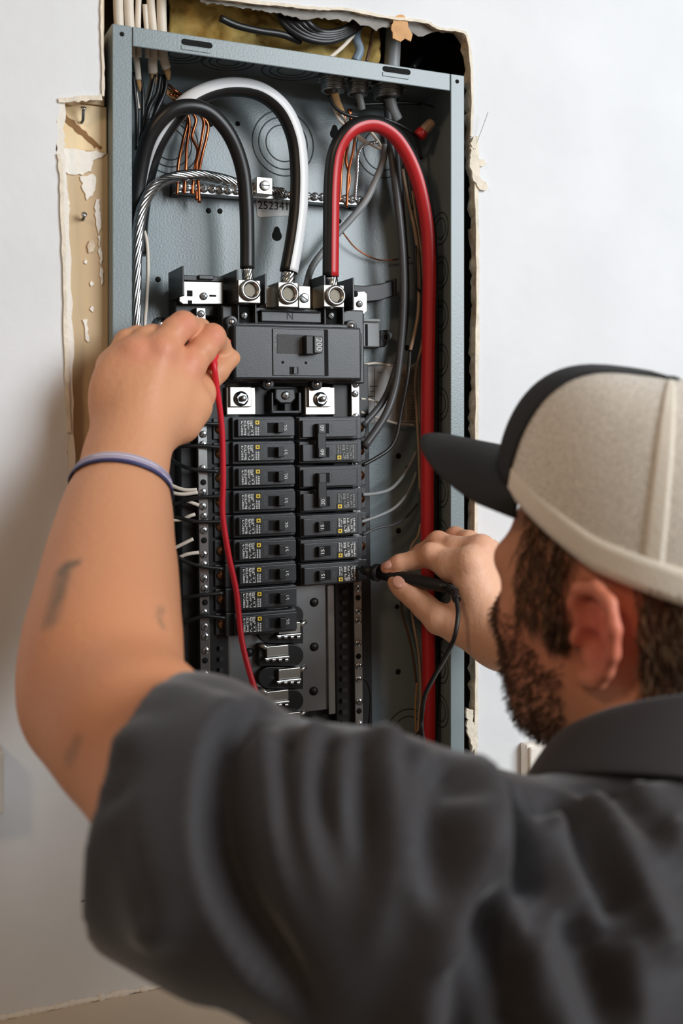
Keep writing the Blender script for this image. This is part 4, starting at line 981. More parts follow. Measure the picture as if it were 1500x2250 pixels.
bumpsL = [ell(LM['i']+Vector((.000, -.0095, .002)), (.008, .007, .008)), ell(LM['m']+Vector((.000, -.0110, .002)), (.008, .007, .008)), ell(LM['r']+Vector((0, -.010, .002)), (.0075, .0065, .0075))]
handL = U(.010, U(.0055, palmL, fingL, thumbL), *bumpsL)
# ---- right hand holding the black probe
rw_ = A_(1095, 1392, -.098)
RM = {'i': A_(1032, 1240, -.076), 'm': A_(1056, 1208, -.068), 'r': A_(1072, 1216, -.054), 'p': A_(1082, 1240, -.038)}
palmR = U(.012, cone(rw_+Vector((.004, .008, .006)), rw_-Vector((.004, .008, .006)), .024, .024),
          cone(A_(1082, 1372, -.098), RM['i'], .020, .0150), cone(A_(1096, 1366, -.092), RM['m'], .020, .0145), cone(A_(1106, 1370, -.080), RM['r'], .020, .0140), cone(A_(1108, 1385, -.07), RM['p'], .018, .013),
          cone(A_(1060, 1388, -.090), A_(1008, 1378, -.070), .020, .017), cone(A_(1050, 1350, -.086), A_(1036, 1290, -.080), .017, .016), cone(A_(1030, 1300, -.070), A_(1010, 1350, -.066), .012, .012))
fingR = U(.0018,
          chain([(RM['i'], .0175), (A_(990, 1243, -.056), .0150), (A_(944, 1221, -.034), .0112), (A_(905, 1232, -.020), .0088), (A_(878, 1238, -.014), .0086), (A_(850, 1248, -.006), .0066)], .005),
          chain([(RM['m'], .0145), (A_(1000, 1205, -.045), .0112), (A_(962, 1191, -.024), .0106), (A_(925, 1216, -.004), .0090), (A_(898, 1236, .004), .0075)], .005),
          chain([(RM['r'], .0138), (A_(1030, 1190, -.034), .0106), (A_(1000, 1180, -.014), .0100), (A_(968, 1206, .006), .0085), (A_(948, 1236, .010), .0072)], .005),
          chain([(RM['p'], .0128), (A_(1056, 1205, -.018), .0098), (A_(1032, 1202, .000), .0090), (A_(1004, 1228, .014), .0078), (A_(990, 1252, .016), .0068)], .005))
thumbR = chain([(A_(1040, 1384, -.084), .0185), (A_(964, 1360, -.056), .0142), (A_(934, 1334, -.042), .0118), (A_(908, 1308, -.030), .0116), (A_(884, 1290, -.020), .0104), (A_(870, 1279, -.014), .0088)], .006)
handR = U(.010, U(.0050, palmR, fingR, thumbR), ell(RM['i']+Vector((-.002, -.009, .003)), (.008, .007, .008)), ell(A_(944, 1219, -.034)+Vector((-.001, -.006, .004)), (.0075, .006, .006)))
# ---- arms, torso
armL = chain([(lw_, .0235), (dp(261, 1100, .905), .0335), (dp(246, 1200, .875), .0390), (dp(238, 1300, .845), .0438), (dp(226, 1400, .81), .0462), (dp(222, 1470, .785), .0450), (dp(217, 1545, .765), .0425), (dp(300, 1618, .72), .0460), (dp(420, 1760, .668), .047), (dp(560, 1880, .632), .048), (dp(730, 1930, .61), .050)], .035)
armL = U(.02, armL, cone(dp(165, 1560, .775), dp(150, 1480, .80), .020, .018))
elbR = dp(1640, 1603, .82); shR = CAM+FW*.64+RT*.42+UPV*-.235
armR = chain([(rw_, .0265), (rw_.lerp(elbR, .35), .033), (rw_.lerp(elbR, .7), .042), (elbR, .041), (elbR.lerp(shR, .5), .047), (shR, .052)], .03)
HC = CAM+FW*.766+RT*.202+UPV*-.118                                # head centre, between the ears
th = math.radians(50); pit = math.radians(5)
Lf = (-RT*math.sin(th)+FW*math.cos(th)); Ll = (-RT*math.cos(th)-FW*math.sin(th))
HF = Lf*math.cos(pit)+UPV*math.sin(pit); HU = UPV*math.cos(pit)-Lf*math.sin(pit); HL = Ll.copy()
rl = math.radians(-3); HL, HU = HL*math.cos(rl)+HU*math.sin(rl), HU*math.cos(rl)-HL*math.sin(rl)
HR = np.array([HF, HL, HU])
def hp(f, l, u): return HC+HF*f+HL*l+HU*u
neck0 = dp(1488, 1758, .715)
head = U(.03, ell(hp(-.010, 0, .035), (.096, .074, .094), HR), ell(hp(.030, 0, -.012), (.064, .066, .085), HR), ell(hp(.020, 0, -.052), (.054, .055, .040), HR),
         cone(hp(.0, .046, -.050), hp(.048, .020, -.078), .016, .016), cone(hp(.0, -.046, -.050), hp(.048, -.020, -.078), .016, .016), cone(hp(.054, -.010, -.080), hp(.054, .010, -.080), .017, .017))
head = U(.012, head, cone(hp(.088, 0, .014), hp(.102, 0, -.024), .006, .0090), cone(hp(.080, -.034, .024), hp(.080, .034, .024), .011, .011), cone(hp(.088, -.016, -.060), hp(.088, .016, -.060), .0055, .0055),
         cone(hp(.098, -.009, -.028), hp(.098, .009, -.028), .007, .007), ell(hp(.055, .046, -.018), (.022, .016, .018), HR), ell(hp(.055, -.046, -.018), (.022, .016, .018), HR))
head = SUB(.01, head, U(.001, ell(hp(.094, .028, .004), (.012, .013, .008), HR), ell(hp(.094, -.028, .004), (.012, .013, .008), HR)))
def ear(s):
    c = (-.012, -.006)
    pts = [(.010, .004, .076), (.017, .018, .076), (.012, .029, .080), (-.002, .033, .086), (-.014, .027, .091), (-.020, .012, .094), (-.019, -.004, .092), (-.013, -.018, .087), (-.004, -.027, .081), (.006, -.029, .076)]
    R_ = [.0045, .0050, .0052, .0050, .0048, .0046, .0045, .0045, .0060, .0062]
    hx = U(.003, *[cone(hp(c[0]+pts[i][0], s*pts[i][2], c[1]+pts[i][1]), hp(c[0]+pts[i+1][0], s*pts[i+1][2], c[1]+pts[i+1][1]), R_[i], R_[i+1]) for i in range(len(pts)-1)])
    an = [(-.008, .016, .085), (-.0125, .004, .087), (-.0095, -.010, .083), (.000, -.018, .078), (.006, -.016, .076)]
    ah = U(.003, *[cone(hp(c[0]+an[i][0], s*an[i][2], c[1]+an[i][1]), hp(c[0]+an[i+1][0], s*an[i+1][2], c[1]+an[i+1][1]), .0036, .0036) for i in range(len(an)-1)])
    ax = HR.copy(); tl = math.radians(28)*s
    f = np.array(HF)*math.cos(tl)-np.array(HL)*math.sin(tl); l = np.array(HL)*math.cos(tl)+np.array(HF)*math.sin(tl)
    plate = ell(hp(c[0]-.001, s*.0765, c[1]+.002), (.020, .0055, .029), np.array([f, l, np.array(HU)]))
    tr = ell(hp(c[0]+.015, s*.0765, c[1]-.004), (.0045, .005, .0065), HR)
    e = U(.004, plate, hx, ah, tr)
    e = SUB(.004, e, ell(hp(c[0]+.003, s*.0835, c[1]-.003), (.0075, .010, .0085), HR))
    return SUB(.003, e, ell(hp(c[0]+.004, s*.084, c[1]+.012), (.006, .006, .006), HR))
neckn = U(.03, cone(hp(-.030, 0, -.045), neck0, .052, .060), cone(hp(.0, 0, -.08), neck0+Lf*.01, .04, .05))
headn = U(.006, U(.022, head, neckn), ear(1), ear(-1))
torso = U(.02, cone(neck0, dp(1400, 2030, .68), .056, .060), cone(dp(980, 2080, .64), dp(1010, 2700, .66), .060, .085), cone(dp(1480, 2080, .66), dp(1480, 2700, .66), .07, .09), cone(dp(760, 1930, .62), neck0-UPV*.06, .036, .030), cone(shR, neck0-UPV*.06, .040, .030))
body = U(.012, U(.02, armL, handL), U(.02, armR, handR), U(.025, headn, torso))
def bb(pts, m): a = np.array([tuple(p) for p in pts]); return a.min(0)-m, a.max(0)+m
import time; _t0 = time.time()
nL = np.array((dp(261, 1100, .905)-lw_).normalized()); cL = np.array(lw_.lerp(dp(261, 1100, .905), .62))      # cut under the wrist band
nR = np.array((elbR-rw_).normalized()); cR = np.array(rw_.lerp(elbR, .22))
cN = np.array(neck0.lerp(hp(-.03, 0, -.045), .12)); nN = np.array((neck0-hp(-.03, 0, -.045)).normalized())
parts_ = []
lo, hi = bb(list(LM.values())+[lw_, Vector(cL), A_(500, 783, 0), A_(300, 727, .016), A_(478, 764, .02)], .034)
v, f = sdf_mesh(U(.012, U(.02, armL, handL)), lo, hi, .0016); v, f = cut(v, f, (v-cL) @ nL < .004); parts_.append((lap(v, f, 2), f))
lo, hi = bb(list(RM.values())+[rw_, Vector(cR), A_(840, 1250, 0), A_(990, 1252, .02), A_(880, 1300, -.02)], .036)
v, f = sdf_mesh(U(.02, armR, handR), lo, hi, .0016); v, f = cut(v, f, (v-cR) @ nR < .004); parts_.append((lap(v, f, 2), f))
lo, hi = bb([hp(.11, 0, 0), hp(-.1, 0, 0), hp(0, .09, 0), hp(0, -.09, 0), hp(0, 0, .125), hp(.05, 0, -.115), Vector(cN)], .03)
hi = np.maximum(hi, np.array(neck0)+.06); lo = np.minimum(lo, np.array(neck0)-.07)
v, f = sdf_mesh(U(.025, headn, torso), lo, hi, .0024); v, f = cut(v, f, (v-cN) @ nN < .004); hv, hf_ = lap(v, f, 2), f; parts_.append((hv, hf_))
lo, hi = bb([lw_, dp(120, 1500, .8), dp(730, 1880, .605), shR, elbR, dp(1480, 2700, .66), dp(1010, 2700, .66), neck0], .09)
v, f = sdf_mesh(U(.012, U(.02, armL, handL), U(.02, armR, handR), U(.025, headn, torso)), lo, hi, .0046)
k_ = ((v-cL) @ nL > -.001) & ~(((v-cR) @ nR < -.001) & (np.linalg.norm(v-np.array(rw_), axis=1) < .17)) & (((v-cN) @ nN > -.001) | (np.linalg.norm(v-np.array(HC), axis=1) > .21))
k_ |= (np.linalg.norm(v-np.array(lw_), axis=1) > .17) & ~(np.linalg.norm(v-np.array(rw_), axis=1) < .17) & (((v-cN) @ nN > -.001) | (np.linalg.norm(v-np.array(HC), axis=1) > .21))
v, f = cut(v, f, k_); parts_.append((lap(v, f, 2), f))
bv = np.concatenate([p[0] for p in parts_]); o_ = 0; fs = []
for p in parts_: fs.append(p[1]+o_); o_ += len(p[0])
bf = np.concatenate(fs)
# ---- skin tone: base, pink knuckles and ear, painted light and shade, ink of the tattoos
base = np.array(lin((216, 156, 118))); pink = np.array(lin((214, 126, 108))); pale = np.array(lin((240, 192, 162))); tan_ = np.array(lin((196, 124, 80)))
C = np.tile(base, (len(bv), 1))
def tint(p, col, r, a):
    global C
    d = np.linalg.norm(bv-np.array(p), axis=1); w = (a*np.exp(-(d/r)**2))[:, None]; C = C*(1-w)+np.array(col)*w
d_ = np.clip((np.array(lw_)[2]-bv[:, 2])/.12, 0, 1)*(bv[:, 0] < .25); C = C*(1-.55*d_[:, None])+tan_*.55*d_[:, None]
hand_light = np.exp(-(np.linalg.norm(bv-np.array(A_(1030, 1290, -.08)), axis=1)/.09)**2)[:, None]; C = C*(1-.9*hand_light)+pale*.9*hand_light  # light falling on the right hand, painted into its skin colour
for q in (LM['i'], LM['m'], LM['r'], A_(466, 741, -.036), A_(402, 714, -.046)): tint(q+Vector((0, -.012, 0)), pink, .014, .55)
for q in (A_(944, 1219, -.034), RM['m'], A_(962, 1191, -.024), A_(850, 1248, -.006), A_(1000, 1180, -.014)): tint(q, pink, .012, .5)
red = np.array(lin((224, 100, 88)))
tint(hp(-.015, .085, 0), red, .036, .92); tint(hp(.05, .06, -.03), pink, .04, .5)
head_shade = np.exp(-(np.linalg.norm(bv-np.array(HC), axis=1)/.13)**4)[:, None]; C = C*(1-.35*head_shade)+np.array(lin((176, 112, 84)))*.35*head_shade  # reddish shade of the face, painted into the skin of the head
tint(hp(-.008, .088, -.009), np.array(lin((110, 40, 30))), .007, .7)  # shade in the ear hollow, painted as a dark spot
ink = np.array(lin((112, 96, 78)))
def ray_surf(u, v, node, d0=.4, d1=1.3, n=300):
    ds = np.linspace(d0, d1, n); P = np.array([tuple(dp(u, v, d)) for d in ds]); e = ev(node, P); k = np.argmax(e < 0)
    if not (e < 0).any(): k = int(np.argmin(e)); return P[k]
    t = e[k-1]/(e[k-1]-e[k]); return P[k-1]+(P[k]-P[k-1])*t
def ink_line(px, r, a):
    pts = spline([Vector(ray_surf(u, v, armL)) for u, v in px], 5)
    D_ = np.full(len(bv), 9.)
    for p in pts: D_ = np.minimum(D_, np.linalg.norm(bv-np.array(p), axis=1))
    global C
    w = (a*np.clip(1.3-D_/r, 0, 1))[:, None]; C = C*(1-w)+ink*w
ink_line([(168, 1237), (150, 1242), (136, 1256)], .0045, .8); ink_line([(140, 1250), (130, 1280), (124, 1310), (114, 1345), (110, 1362)], .0085, .62); ink_line([(146, 1262), (134, 1300), (126, 1322)], .004, .5)
ink_line([(358, 1340), (348, 1352), (356, 1375)], .003, .6); ink_line([(168, 1630), (160, 1652), (150, 1668)], .006, .45)
tint(A_(998, 1252, -.09), np.array(lin((150, 50, 50))), .0035, .8)
M_skin = mat('skin', (206, 150, 116), .48, attr='tone', bump=.32, bscale=170, sss=.12, spec=.35)
person = thing('person', (.42, -.42, 0), 'person in a dark grey shirt and mesh cap testing the panel with both hands', 'person')
npmesh('body', bv, bf, M_skin, person, C)
print('body', len(bv), time.time()-_t0)
# nails
M_nail = mat('fingernail', (216, 160, 140), .3, coat=.2)
def nail(c, fwd, nrm, ln, wd):
    F = Vector(fwd).normalized(); N = Vector(nrm); N = (N-F*N.dot(F)).normalized(); S = F.cross(N); M = Matrix((S, N, F)).transposed()
    m = MB(); m.ball(c, (wd, .0016, ln), 16, 10, 0, M); obj('fingernail', m, M_nail, person, smooth=True)
def on_skin(u, v, node):
    c = ray_surf(u, v, node, .85, 1.3, 900); e = 1e-4; g = np.array([ev(node, (c+d)[None])[0]-ev(node, (c-d)[None])[0] for d in np.eye(3)*e]); return Vector(c), Vector(g).normalized()
c, n_ = on_skin(875, 1279, handR); nail(c-n_*.0002, A_(868, 1275, -.014)-A_(900, 1302, -.030), n_, .0076, .0060)
c, n_ = on_skin(852, 1241, handR); nail(c-n_*.0003, A_(846, 1248, -.006)-A_(872, 1236, -.014), n_, .0058, .0042)
# ---- wrist band
wb = MB(); ax = (dp(261, 1100, .905)-lw_).normalized(); cb_ = lw_.lerp(dp(262, 1100, .905), .66)
sd = RT-ax*RT.dot(ax); sd.normalize(); fr_ = ax.cross(sd); rows = 9; seg = 64; vs = []; mi = [0, 1, 0, 1, 0, 1, 2, 2]
tiltv = (UPV*.012)
for j in range(rows):
    for k in range(seg):
        a = 2*math.pi*k/seg; d = sd*math.cos(a)+fr_*math.sin(a); c0 = cb_+ax*(.0105*(j/(rows-1)-.5))
        ts = np.linspace(.012, .06, 60); e = ev(U(.02, armL, handL), np.array([tuple(c0+d*t) for t in ts])); t = ts[np.argmax(e > 0)]
        vs.append(c0+d*(t+.0012+(.0006 if 0 < j < rows-1 else 0)))
for j in range(rows-1): wb.add([], []); 
o0 = len(wb.v); wb.v += [tuple(p) for p in vs]
for j in range(rows-1):
    for k in range(seg): wb.f.append((o0+j*seg+k, o0+j*seg+(k+1) % seg, o0+(j+1)*seg+(k+1) % seg, o0+(j+1)*seg+k)); wb.m.append(mi[j]); wb.sm.append(True)
w_o = obj('wristband', wb, [mat('lilac_rubber', (214, 206, 214), .5), mat('purple_line', (132, 120, 158), .5), mat('navy_rubber', (44, 50, 92), .45)], person, label='pale striped rubber wristband with a navy edge')
sm_ = w_o.modifiers.new('solid', 'SOLIDIFY'); sm_.thickness = .0012; sm_.offset = 0
# ---- shirt
shirt0 = U(.03,
    U(.02, cone(dp(250, 1742, .70), dp(400, 1795, .665), .0780, .0800), cone(dp(400, 1795, .665), dp(540, 1875, .632), .0800, .0740), cone(dp(540, 1875, .632), dp(800, 1932, .605), .0740, .0730)),
    U(.03, cone(dp(800, 1932, .605), dp(1020, 1958, .64), .0730, .060), cone(dp(1020, 1958, .64), dp(1150, 1998, .665), .060, .050), cone(dp(1150, 1998, .665), dp(1430, 1860, .70), .050, .066),
      cone(dp(1430, 1860, .70), shR, .066, .074), cone(shR, elbR.lerp(shR, .25), .074, .070),
      cone(dp(940, 2070, .625), dp(960, 2700, .65), .090, .120), cone(dp(1240, 2130, .64), dp(1240, 2700, .66), .098, .130), cone(dp(1540, 2110, .65), dp(1540, 2700, .66), .105, .135)))
axS = (dp(300, 1768, .685)-dp(520, 1850, .635)).normalized(); hemc = dp(342, 1765, .685)
# hem plane faces the elbow; the inside of the sleeve is hollow
hemn = (-RT*.92+UPV*.17+FW*.22).normalized()
shirt = SUB(.002, shirt0, ('p', V(hemc), -V(hemn)))
shirt = SUB(.002, shirt, cone(hemc+axS*.05, dp(520, 1850, .635), .0705, .060))
shirt = SUB(.004, shirt, cone(neck0-UPV*.01, hp(-.03, 0, -.045), .066, .058))
zcut = dp(1000, 2560, .6).z
shirt = SUB(.002, shirt, ('p', V((0, 0, zcut)), V((0, 0, 1))))
lo, hi = bb([dp(300, 1768, .685), dp(1540, 2560, .65), dp(800, 1915, .605), shR, elbR], .15); lo[2] = zcut-.01
sv, sf = sdf_mesh(shirt, lo, hi, .0042); sv = lap(sv, sf, 3)
SN = vnormals(sv, sf)
FOLDS = [  # kind, amplitude, width, pixels traced on the cloth
 ('r', .0090, .0085, [(585, 1615), (600, 1740), (614, 1850), (640, 1980), (690, 2110)]), ('r', .0105, .0085, [(697, 1608), (672, 1707), (676, 1810), (705, 1930), (750, 2060)]), ('r', .0090, .0080, [(766, 1625), (750, 1726), (754, 1830), (785, 1960)]),
 ('r', .0120, .0090, [(842, 1620), (860, 1726), (866, 1840), (852, 1950), (822, 2060), (800, 2160)]), ('r', .0105, .0080, [(912, 1660), (908, 1800), (900, 1930), (920, 2010), (925, 2060)]), ('r', .0100, .0085, [(953, 1680), (977, 1793), (990, 1879), (988, 1960)]),
 ('g', .0150, .0120, [(1042, 1660), (1026, 1767), (1008, 1897), (995, 1980), (962, 2080), (938, 2200), (915, 2330)]), ('g', .0130, .0105, [(1064, 1730), (1048, 1853), (1067, 1940), (1108, 2027), (1132, 2135), (1165, 2330)]),
 ('r', .0105, .0085, [(1098, 1745), (1125, 1822), (1153, 1858), (1184, 1845), (1197, 1793), (1190, 1740)]), ('g', .0130, .0160, [(1200, 1790), (1240, 1897), (1290, 1990), (1310, 2060)]), ('g', .0120, .0120, [(1280, 1735), (1340, 1840), (1395, 1940), (1450, 2040), (1480, 2120)]),
 ('g', .0120, .0180, [(1370, 1740), (1440, 1820), (1530, 1900)]), ('g', .0120, .0150, [(1150, 2030), (1200, 2130), (1265, 2330)]), ('g', .0110, .0180, [(1370, 2060), (1388, 2160), (1385, 2330)]),
 ('g', -.0130, .0100, [(1214, 1735), (1262, 1853), (1316, 1962), (1360, 2030)]), ('g', -.0130, .0090, [(1078, 1750), (1093, 1832), (1130, 1918), (1150, 1985)]), ('r', -.0150, .0080, [(971, 1690), (984, 1767), (1000, 1820)]),
 ('g', -.0130, .0100, [(1028, 1950), (1067, 2048), (1112, 2157), (1145, 2330)]), ('g', -.0120, .0110, [(1232, 2005), (1283, 2113), (1335, 2260)]), ('r', -.0110, .0090, [(1150, 1765), (1168, 1800), (1172, 1830)]),
 ('r', -.0080, .0075, [(640, 1625), (642, 1740), (652, 1850), (685, 1980)]), ('r', -.0085, .0075, [(728, 1630), (714, 1740), (722, 1850), (755, 1980)]), ('r', -.0085, .0080, [(803, 1640), (805, 1760), (808, 1880), (800, 2000)]), ('r', -.0090, .0075, [(882, 1665), (884, 1800), (878, 1930), (860, 2040)]), ('r', -.0095, .0075, [(936, 1700), (942, 1820), (946, 1930), (955, 2000)]),
 ('g', -.0100, .0110, [(1300, 1725), (1380, 1800), (1475, 1855)]), ('g', -.0080, .0090, [(965, 2090), (990, 2190), (1005, 2330)]),
 ('s', .0120, .016, [(548, 1556), (500, 1592), (470, 1650), (456, 1740), (457, 1830), (478, 1930), (522, 2030), (582, 2120), (640, 2200), (700, 2290)]),
 ('g', .0050, .016, [(327, 1573), (303, 1695), (327, 1818), (358, 1940), (420, 2080)]), ('g', .0050, .016, [(255, 1757), (303, 1910), (364, 2094)]), ('g', -.0045, .014, [(300, 1640), (285, 1780), (310, 1900), (370, 2030)]),
 ('g', -.0022, .0035, [(1106, 1990), (1197, 2004), (1305, 2026), (1420, 2038), (1500, 2046)]), ('g', .0015, .004, [(1106, 1984), (1197, 1998), (1305, 2020), (1420, 2032), (1500, 2040)])]
disp = np.zeros(len(sv))
for kind, amp, wd, px in FOLDS:
    pts = spline([Vector(ray_surf(u, v, shirt, .35, 1.1, 380)) for u, v in px], 12); A = np.array([tuple(p) for p in pts])
    m_ = ((sv > A.min(0)-4*wd) & (sv < A.max(0)+4*wd)).all(1); idx = np.where(m_)[0]; Pn = sv[idx]
    D2 = ((Pn[:, None, :]-A[None])**2).sum(2) if len(idx)*len(A) < 6e6 else None
    if D2 is None:
        best = np.full(len(idx), 9.); arg = np.zeros(len(idx), int)
        for j in range(len(A)):
            d2 = ((Pn-A[j])**2).sum(1); q = d2 < best; best[q] = d2[q]; arg[q] = j
    else: arg = D2.argmin(1); best = D2[np.arange(len(idx)), arg]
    dd = np.sqrt(best); t = arg/(len(A)-1)
    if kind == 'g': env = np.clip(np.minimum(t, 1-t)*7, 0, 1)
    elif kind == 'r': env = np.clip((t+.06)*9, 0, 1)*np.clip((1-t)*1.5, 0, 1)
    else: env = np.clip((t+.05)*8, 0, 1)*np.clip((1-t)*4, 0, 1)
    env = env*env*(3-2*env)
    if kind in 'rg': disp[idx] += 1.4*amp*env*np.exp(-(dd/wd)**1.7)
    else:
        T = np.gradient(A, axis=0)[arg]; side = np.einsum('ij,ij->i', np.cross(T, Pn-A[arg]), SN[idx]); s_ = np.sign(side)*dd
        # raised flap left of the line, sharp drop to its right
        pr = np.where(s_ < 0, np.exp(-np.abs(s_)/.045), 0) - 1.5*np.where(s_ >= 0, np.exp(-(dd/.017)**2), 0)
        soft = np.clip(dd/.004, 0, 1)
        pr = pr*soft
        disp[idx] += amp*env*pr
# fine cloth undulation
wv = np.sin(sv[:, 0]*61+sv[:, 2]*23)*np.sin(sv[:, 2]*37-sv[:, 1]*41)*.0003
sv2 = sv+SN*(disp+wv)[:, None]
sv2 = lap(sv2, sf, 2, .4)
M_shirt = mat('charcoal_shirt_cloth', (53, 51, 53), .70, var=.06, vscale=300, bump=.12, bscale=1400, spec=.30)
M_shirt.node_tree.nodes['Principled BSDF'].inputs['Sheen Weight'].default_value = .25
M_shirt.node_tree.nodes['Principled BSDF'].inputs['Sheen Roughness'].default_value = .4
sh = npmesh('shirt', sv2, sf, M_shirt, person)
sh['label'] = 'dark charcoal short-sleeved work shirt with hanging folds'
# hem stitching of the sleeve
b = MB(); a1 = hemc; s1 = axS.orthogonal().normalized(); s2 = axS.cross(s1); vs = []
# collar: a stand and a turned-down leaf round the neck
nax = (hp(-.03, 0, -.045)-neck0).normalized(); cf = Lf-nax*Lf.dot(nax); cf.normalize(); cl_ = nax.cross(cf)
def collar(rows, name, mt, a0, a1, seg=48):
    m = MB(); n = len(rows); vs = []
    for (r, h, back) in rows:
        for k in range(seg+1):
            a = a0+(a1-a0)*k/seg; c, s = math.cos(a), math.sin(a)
            vs.append(neck0+cf*(c*r*1.06)+cl_*(s*r)+nax*(h+.026+back*(-c)))
    fs = [(j*(seg+1)+k, j*(seg+1)+k+1, (j+1)*(seg+1)+k+1, (j+1)*(seg+1)+k) for j in range(n-1) for k in range(seg)]
    m.add(vs, fs, 0, True); o = obj(name, m, mt, sh); q = o.modifiers.new('solid', 'SOLIDIFY'); q.thickness = .0025; q = o.modifiers.new('sub', 'SUBSURF'); q.levels = 1; q.render_levels = 1
    return o
M_coll = mat('black_collar_band', (34, 33, 34), .7, bump=.1, bscale=1400)
collar([(.074, -.030, .0), (.069, -.008, .004), (.065, .012, .010), (.066, .018, .012)], 'collar_stand', M_coll, math.radians(12), math.radians(348))
collar([(.067, .019, .012), (.073, .018, .011), (.080, .004, .004), (.089, -.018, -.004), (.094, -.028, -.006)], 'collar_leaf', M_shirt, math.radians(20), math.radians(340))

# ---- cap
capo = bpy.data.objects.new('cap', None)
def rim(ph, k=1.): return (-.006+.106*k*math.cos(ph), .0845*k*math.sin(ph))
def rim_up(f): return .042+(.50 if f > -.01 else .28)*(f+.01)
def crown_pt(ph, t, off=0.):
    """ph azimuth from the front, t 0 rim .. 1 top"""
    front = max(0, math.cos(ph)); H = .116
    a = t*math.pi/2; k = math.cos(a)**.62 if t < 1 else 0
    f, l = rim(ph, k*(1+off)); fr, _ = rim(ph)
    z = rim_up(fr)*(1-t)+rim_up(-.02)*t+H*(max(0., math.sin(a))**1.05+min(0., a))*(1+off*.8)
    return hp(f-.010*t, l, z)
def crown(name, p0, p1, mt, par, off=0., n=40, t0=0., t1=1., rows=22, th_=.0015):
    m = MB(); vs = []
    for j in range(rows+1):
        for k in range(n+1): vs.append(crown_pt(p0+(p1-p0)*k/n, t0+(t1-t0)*j/rows, off))
    fs = [(j*(n+1)+k, j*(n+1)+k+1, (j+1)*(n+1)+k+1, (j+1)*(n+1)+k) for j in range(rows) for k in range(n)]
    m.add(vs, fs, 0, True); o = obj(name, m, mt, par); q = o.modifiers.new('solid', 'SOLIDIFY'); q.thickness = th_; q.offset = 0
    return o
M_mesh = bpy.data.materials.new('white_cap_mesh'); M_mesh.use_nodes = True
nt = M_mesh.node_tree; pb = nt.nodes['Principled BSDF']; pb.inputs['Base Color'].default_value = (*lin((234, 226, 214)), 1); pb.inputs['Roughness'].default_value = .8
tcn = nt.nodes.new('ShaderNodeTexCoord'); mpn = nt.nodes.new('ShaderNodeMapping'); mpn.inputs['Scale'].default_value = (420, 420, 420); nt.links.new(tcn.outputs['Object'], mpn.inputs[0])
nz_ = nt.nodes.new('ShaderNodeTexNoise'); nz_.inputs['Scale'].default_value = 2.2; nt.links.new(mpn.outputs[0], nz_.inputs['Vector'])
rmp = nt.nodes.new('ShaderNodeValToRGB'); rmp.color_ramp.elements[0].position = .42; rmp.color_ramp.elements[0].color = (.55, .55, .55, 1); rmp.color_ramp.elements[1].position = .55
nt.links.new(nz_.outputs['Fac'], rmp.inputs[0]); nt.links.new(rmp.outputs[0], pb.inputs['Alpha'])
M_band = mat('cream_cap_tape', (232, 222, 206), .75, var=.03, vscale=40, bump=.3, bscale=500)
M_capb = mat('black_cap_cloth', (24, 24, 26), .75, bump=.2, bscale=900)
B1 = math.radians(44)
cap = crown('cap', B1, 2*math.pi-B1, M_mesh, person, 0., 72); cap['label'] = 'black trucker cap with off-white mesh back'
crown('inner_lining', B1+.02, 2*math.pi-B1-.02, mat('cap_lining', (212, 203, 188), .9), cap, -.035, 60, .0, .98, 18, .0008)
crown('front_panel', -B1-.07, B1+.07, M_capb, cap, .012, 40, th_=.003)
crown('sweatband', B1, 2*math.pi-B1, M_band, cap, .008, 72, -.02, .10, 4, .002)
for ph in (B1+.03, math.radians(112), math.radians(180), math.radians(248), 2*math.pi-B1-.03):
    hw = .030 if ph in (B1+.03, 2*math.pi-B1-.03) else .062
    crown('seam_tape', ph-hw, ph+hw, M_band, cap, .010, 4, .02, .96, 24, .0014)
m = MB(); m.ball(crown_pt(0, 1.), (.007, .007, .003), 16, 8); obj('top_button', m, M_capb, cap)
for s in (1, -1):
    ph = math.radians(145)*s; m = MB()
    c = crown_pt(ph, .1, .018); n_ = (crown_pt(ph, .1, .2)-c).normalized(); tgu = (crown_pt(ph, .2)-crown_pt(ph, .1)).normalized(); tgl = n_.cross(tgu)
    M4 = Matrix((tgl, n_, tgu)).transposed().to_4x4(); M4.translation = c; m.box(-.012, .012, -.001, .001, -.006, .010, 0, M4); obj('strap_end', m, mat('grey_snap_strap', (70, 66, 62), .6), cap, bevel=.0008)
# visor
m = MB(); na, nr = 36, 10; vs = []; AV = math.radians(54)
for j in range(nr+1):
    for k in range(na+1):
        ph = -AV+2*AV*k/na; f, l = rim(ph, 1.0); fr, _ = rim(ph); w_ = max(0., math.cos(ph/AV*math.pi/2))**.42; q = j/nr
        ff = f+.078*w_*q; ll = l*(1+.02*q*w_)
        vs.append(hp(ff, ll, rim_up(fr)-.002-4.5*max(0, abs(l)-.012)**2*q+.006*q*w_))
fs = [(j*(na+1)+k, j*(na+1)+k+1, (j+1)*(na+1)+k+1, (j+1)*(na+1)+k) for j in range(nr) for k in range(na)]
m.add(vs, fs, 0, True); vz = obj('visor', m, M_capb, cap); q = vz.modifiers.new('solid', 'SOLIDIFY'); q.thickness = .0035; q.offset = 0

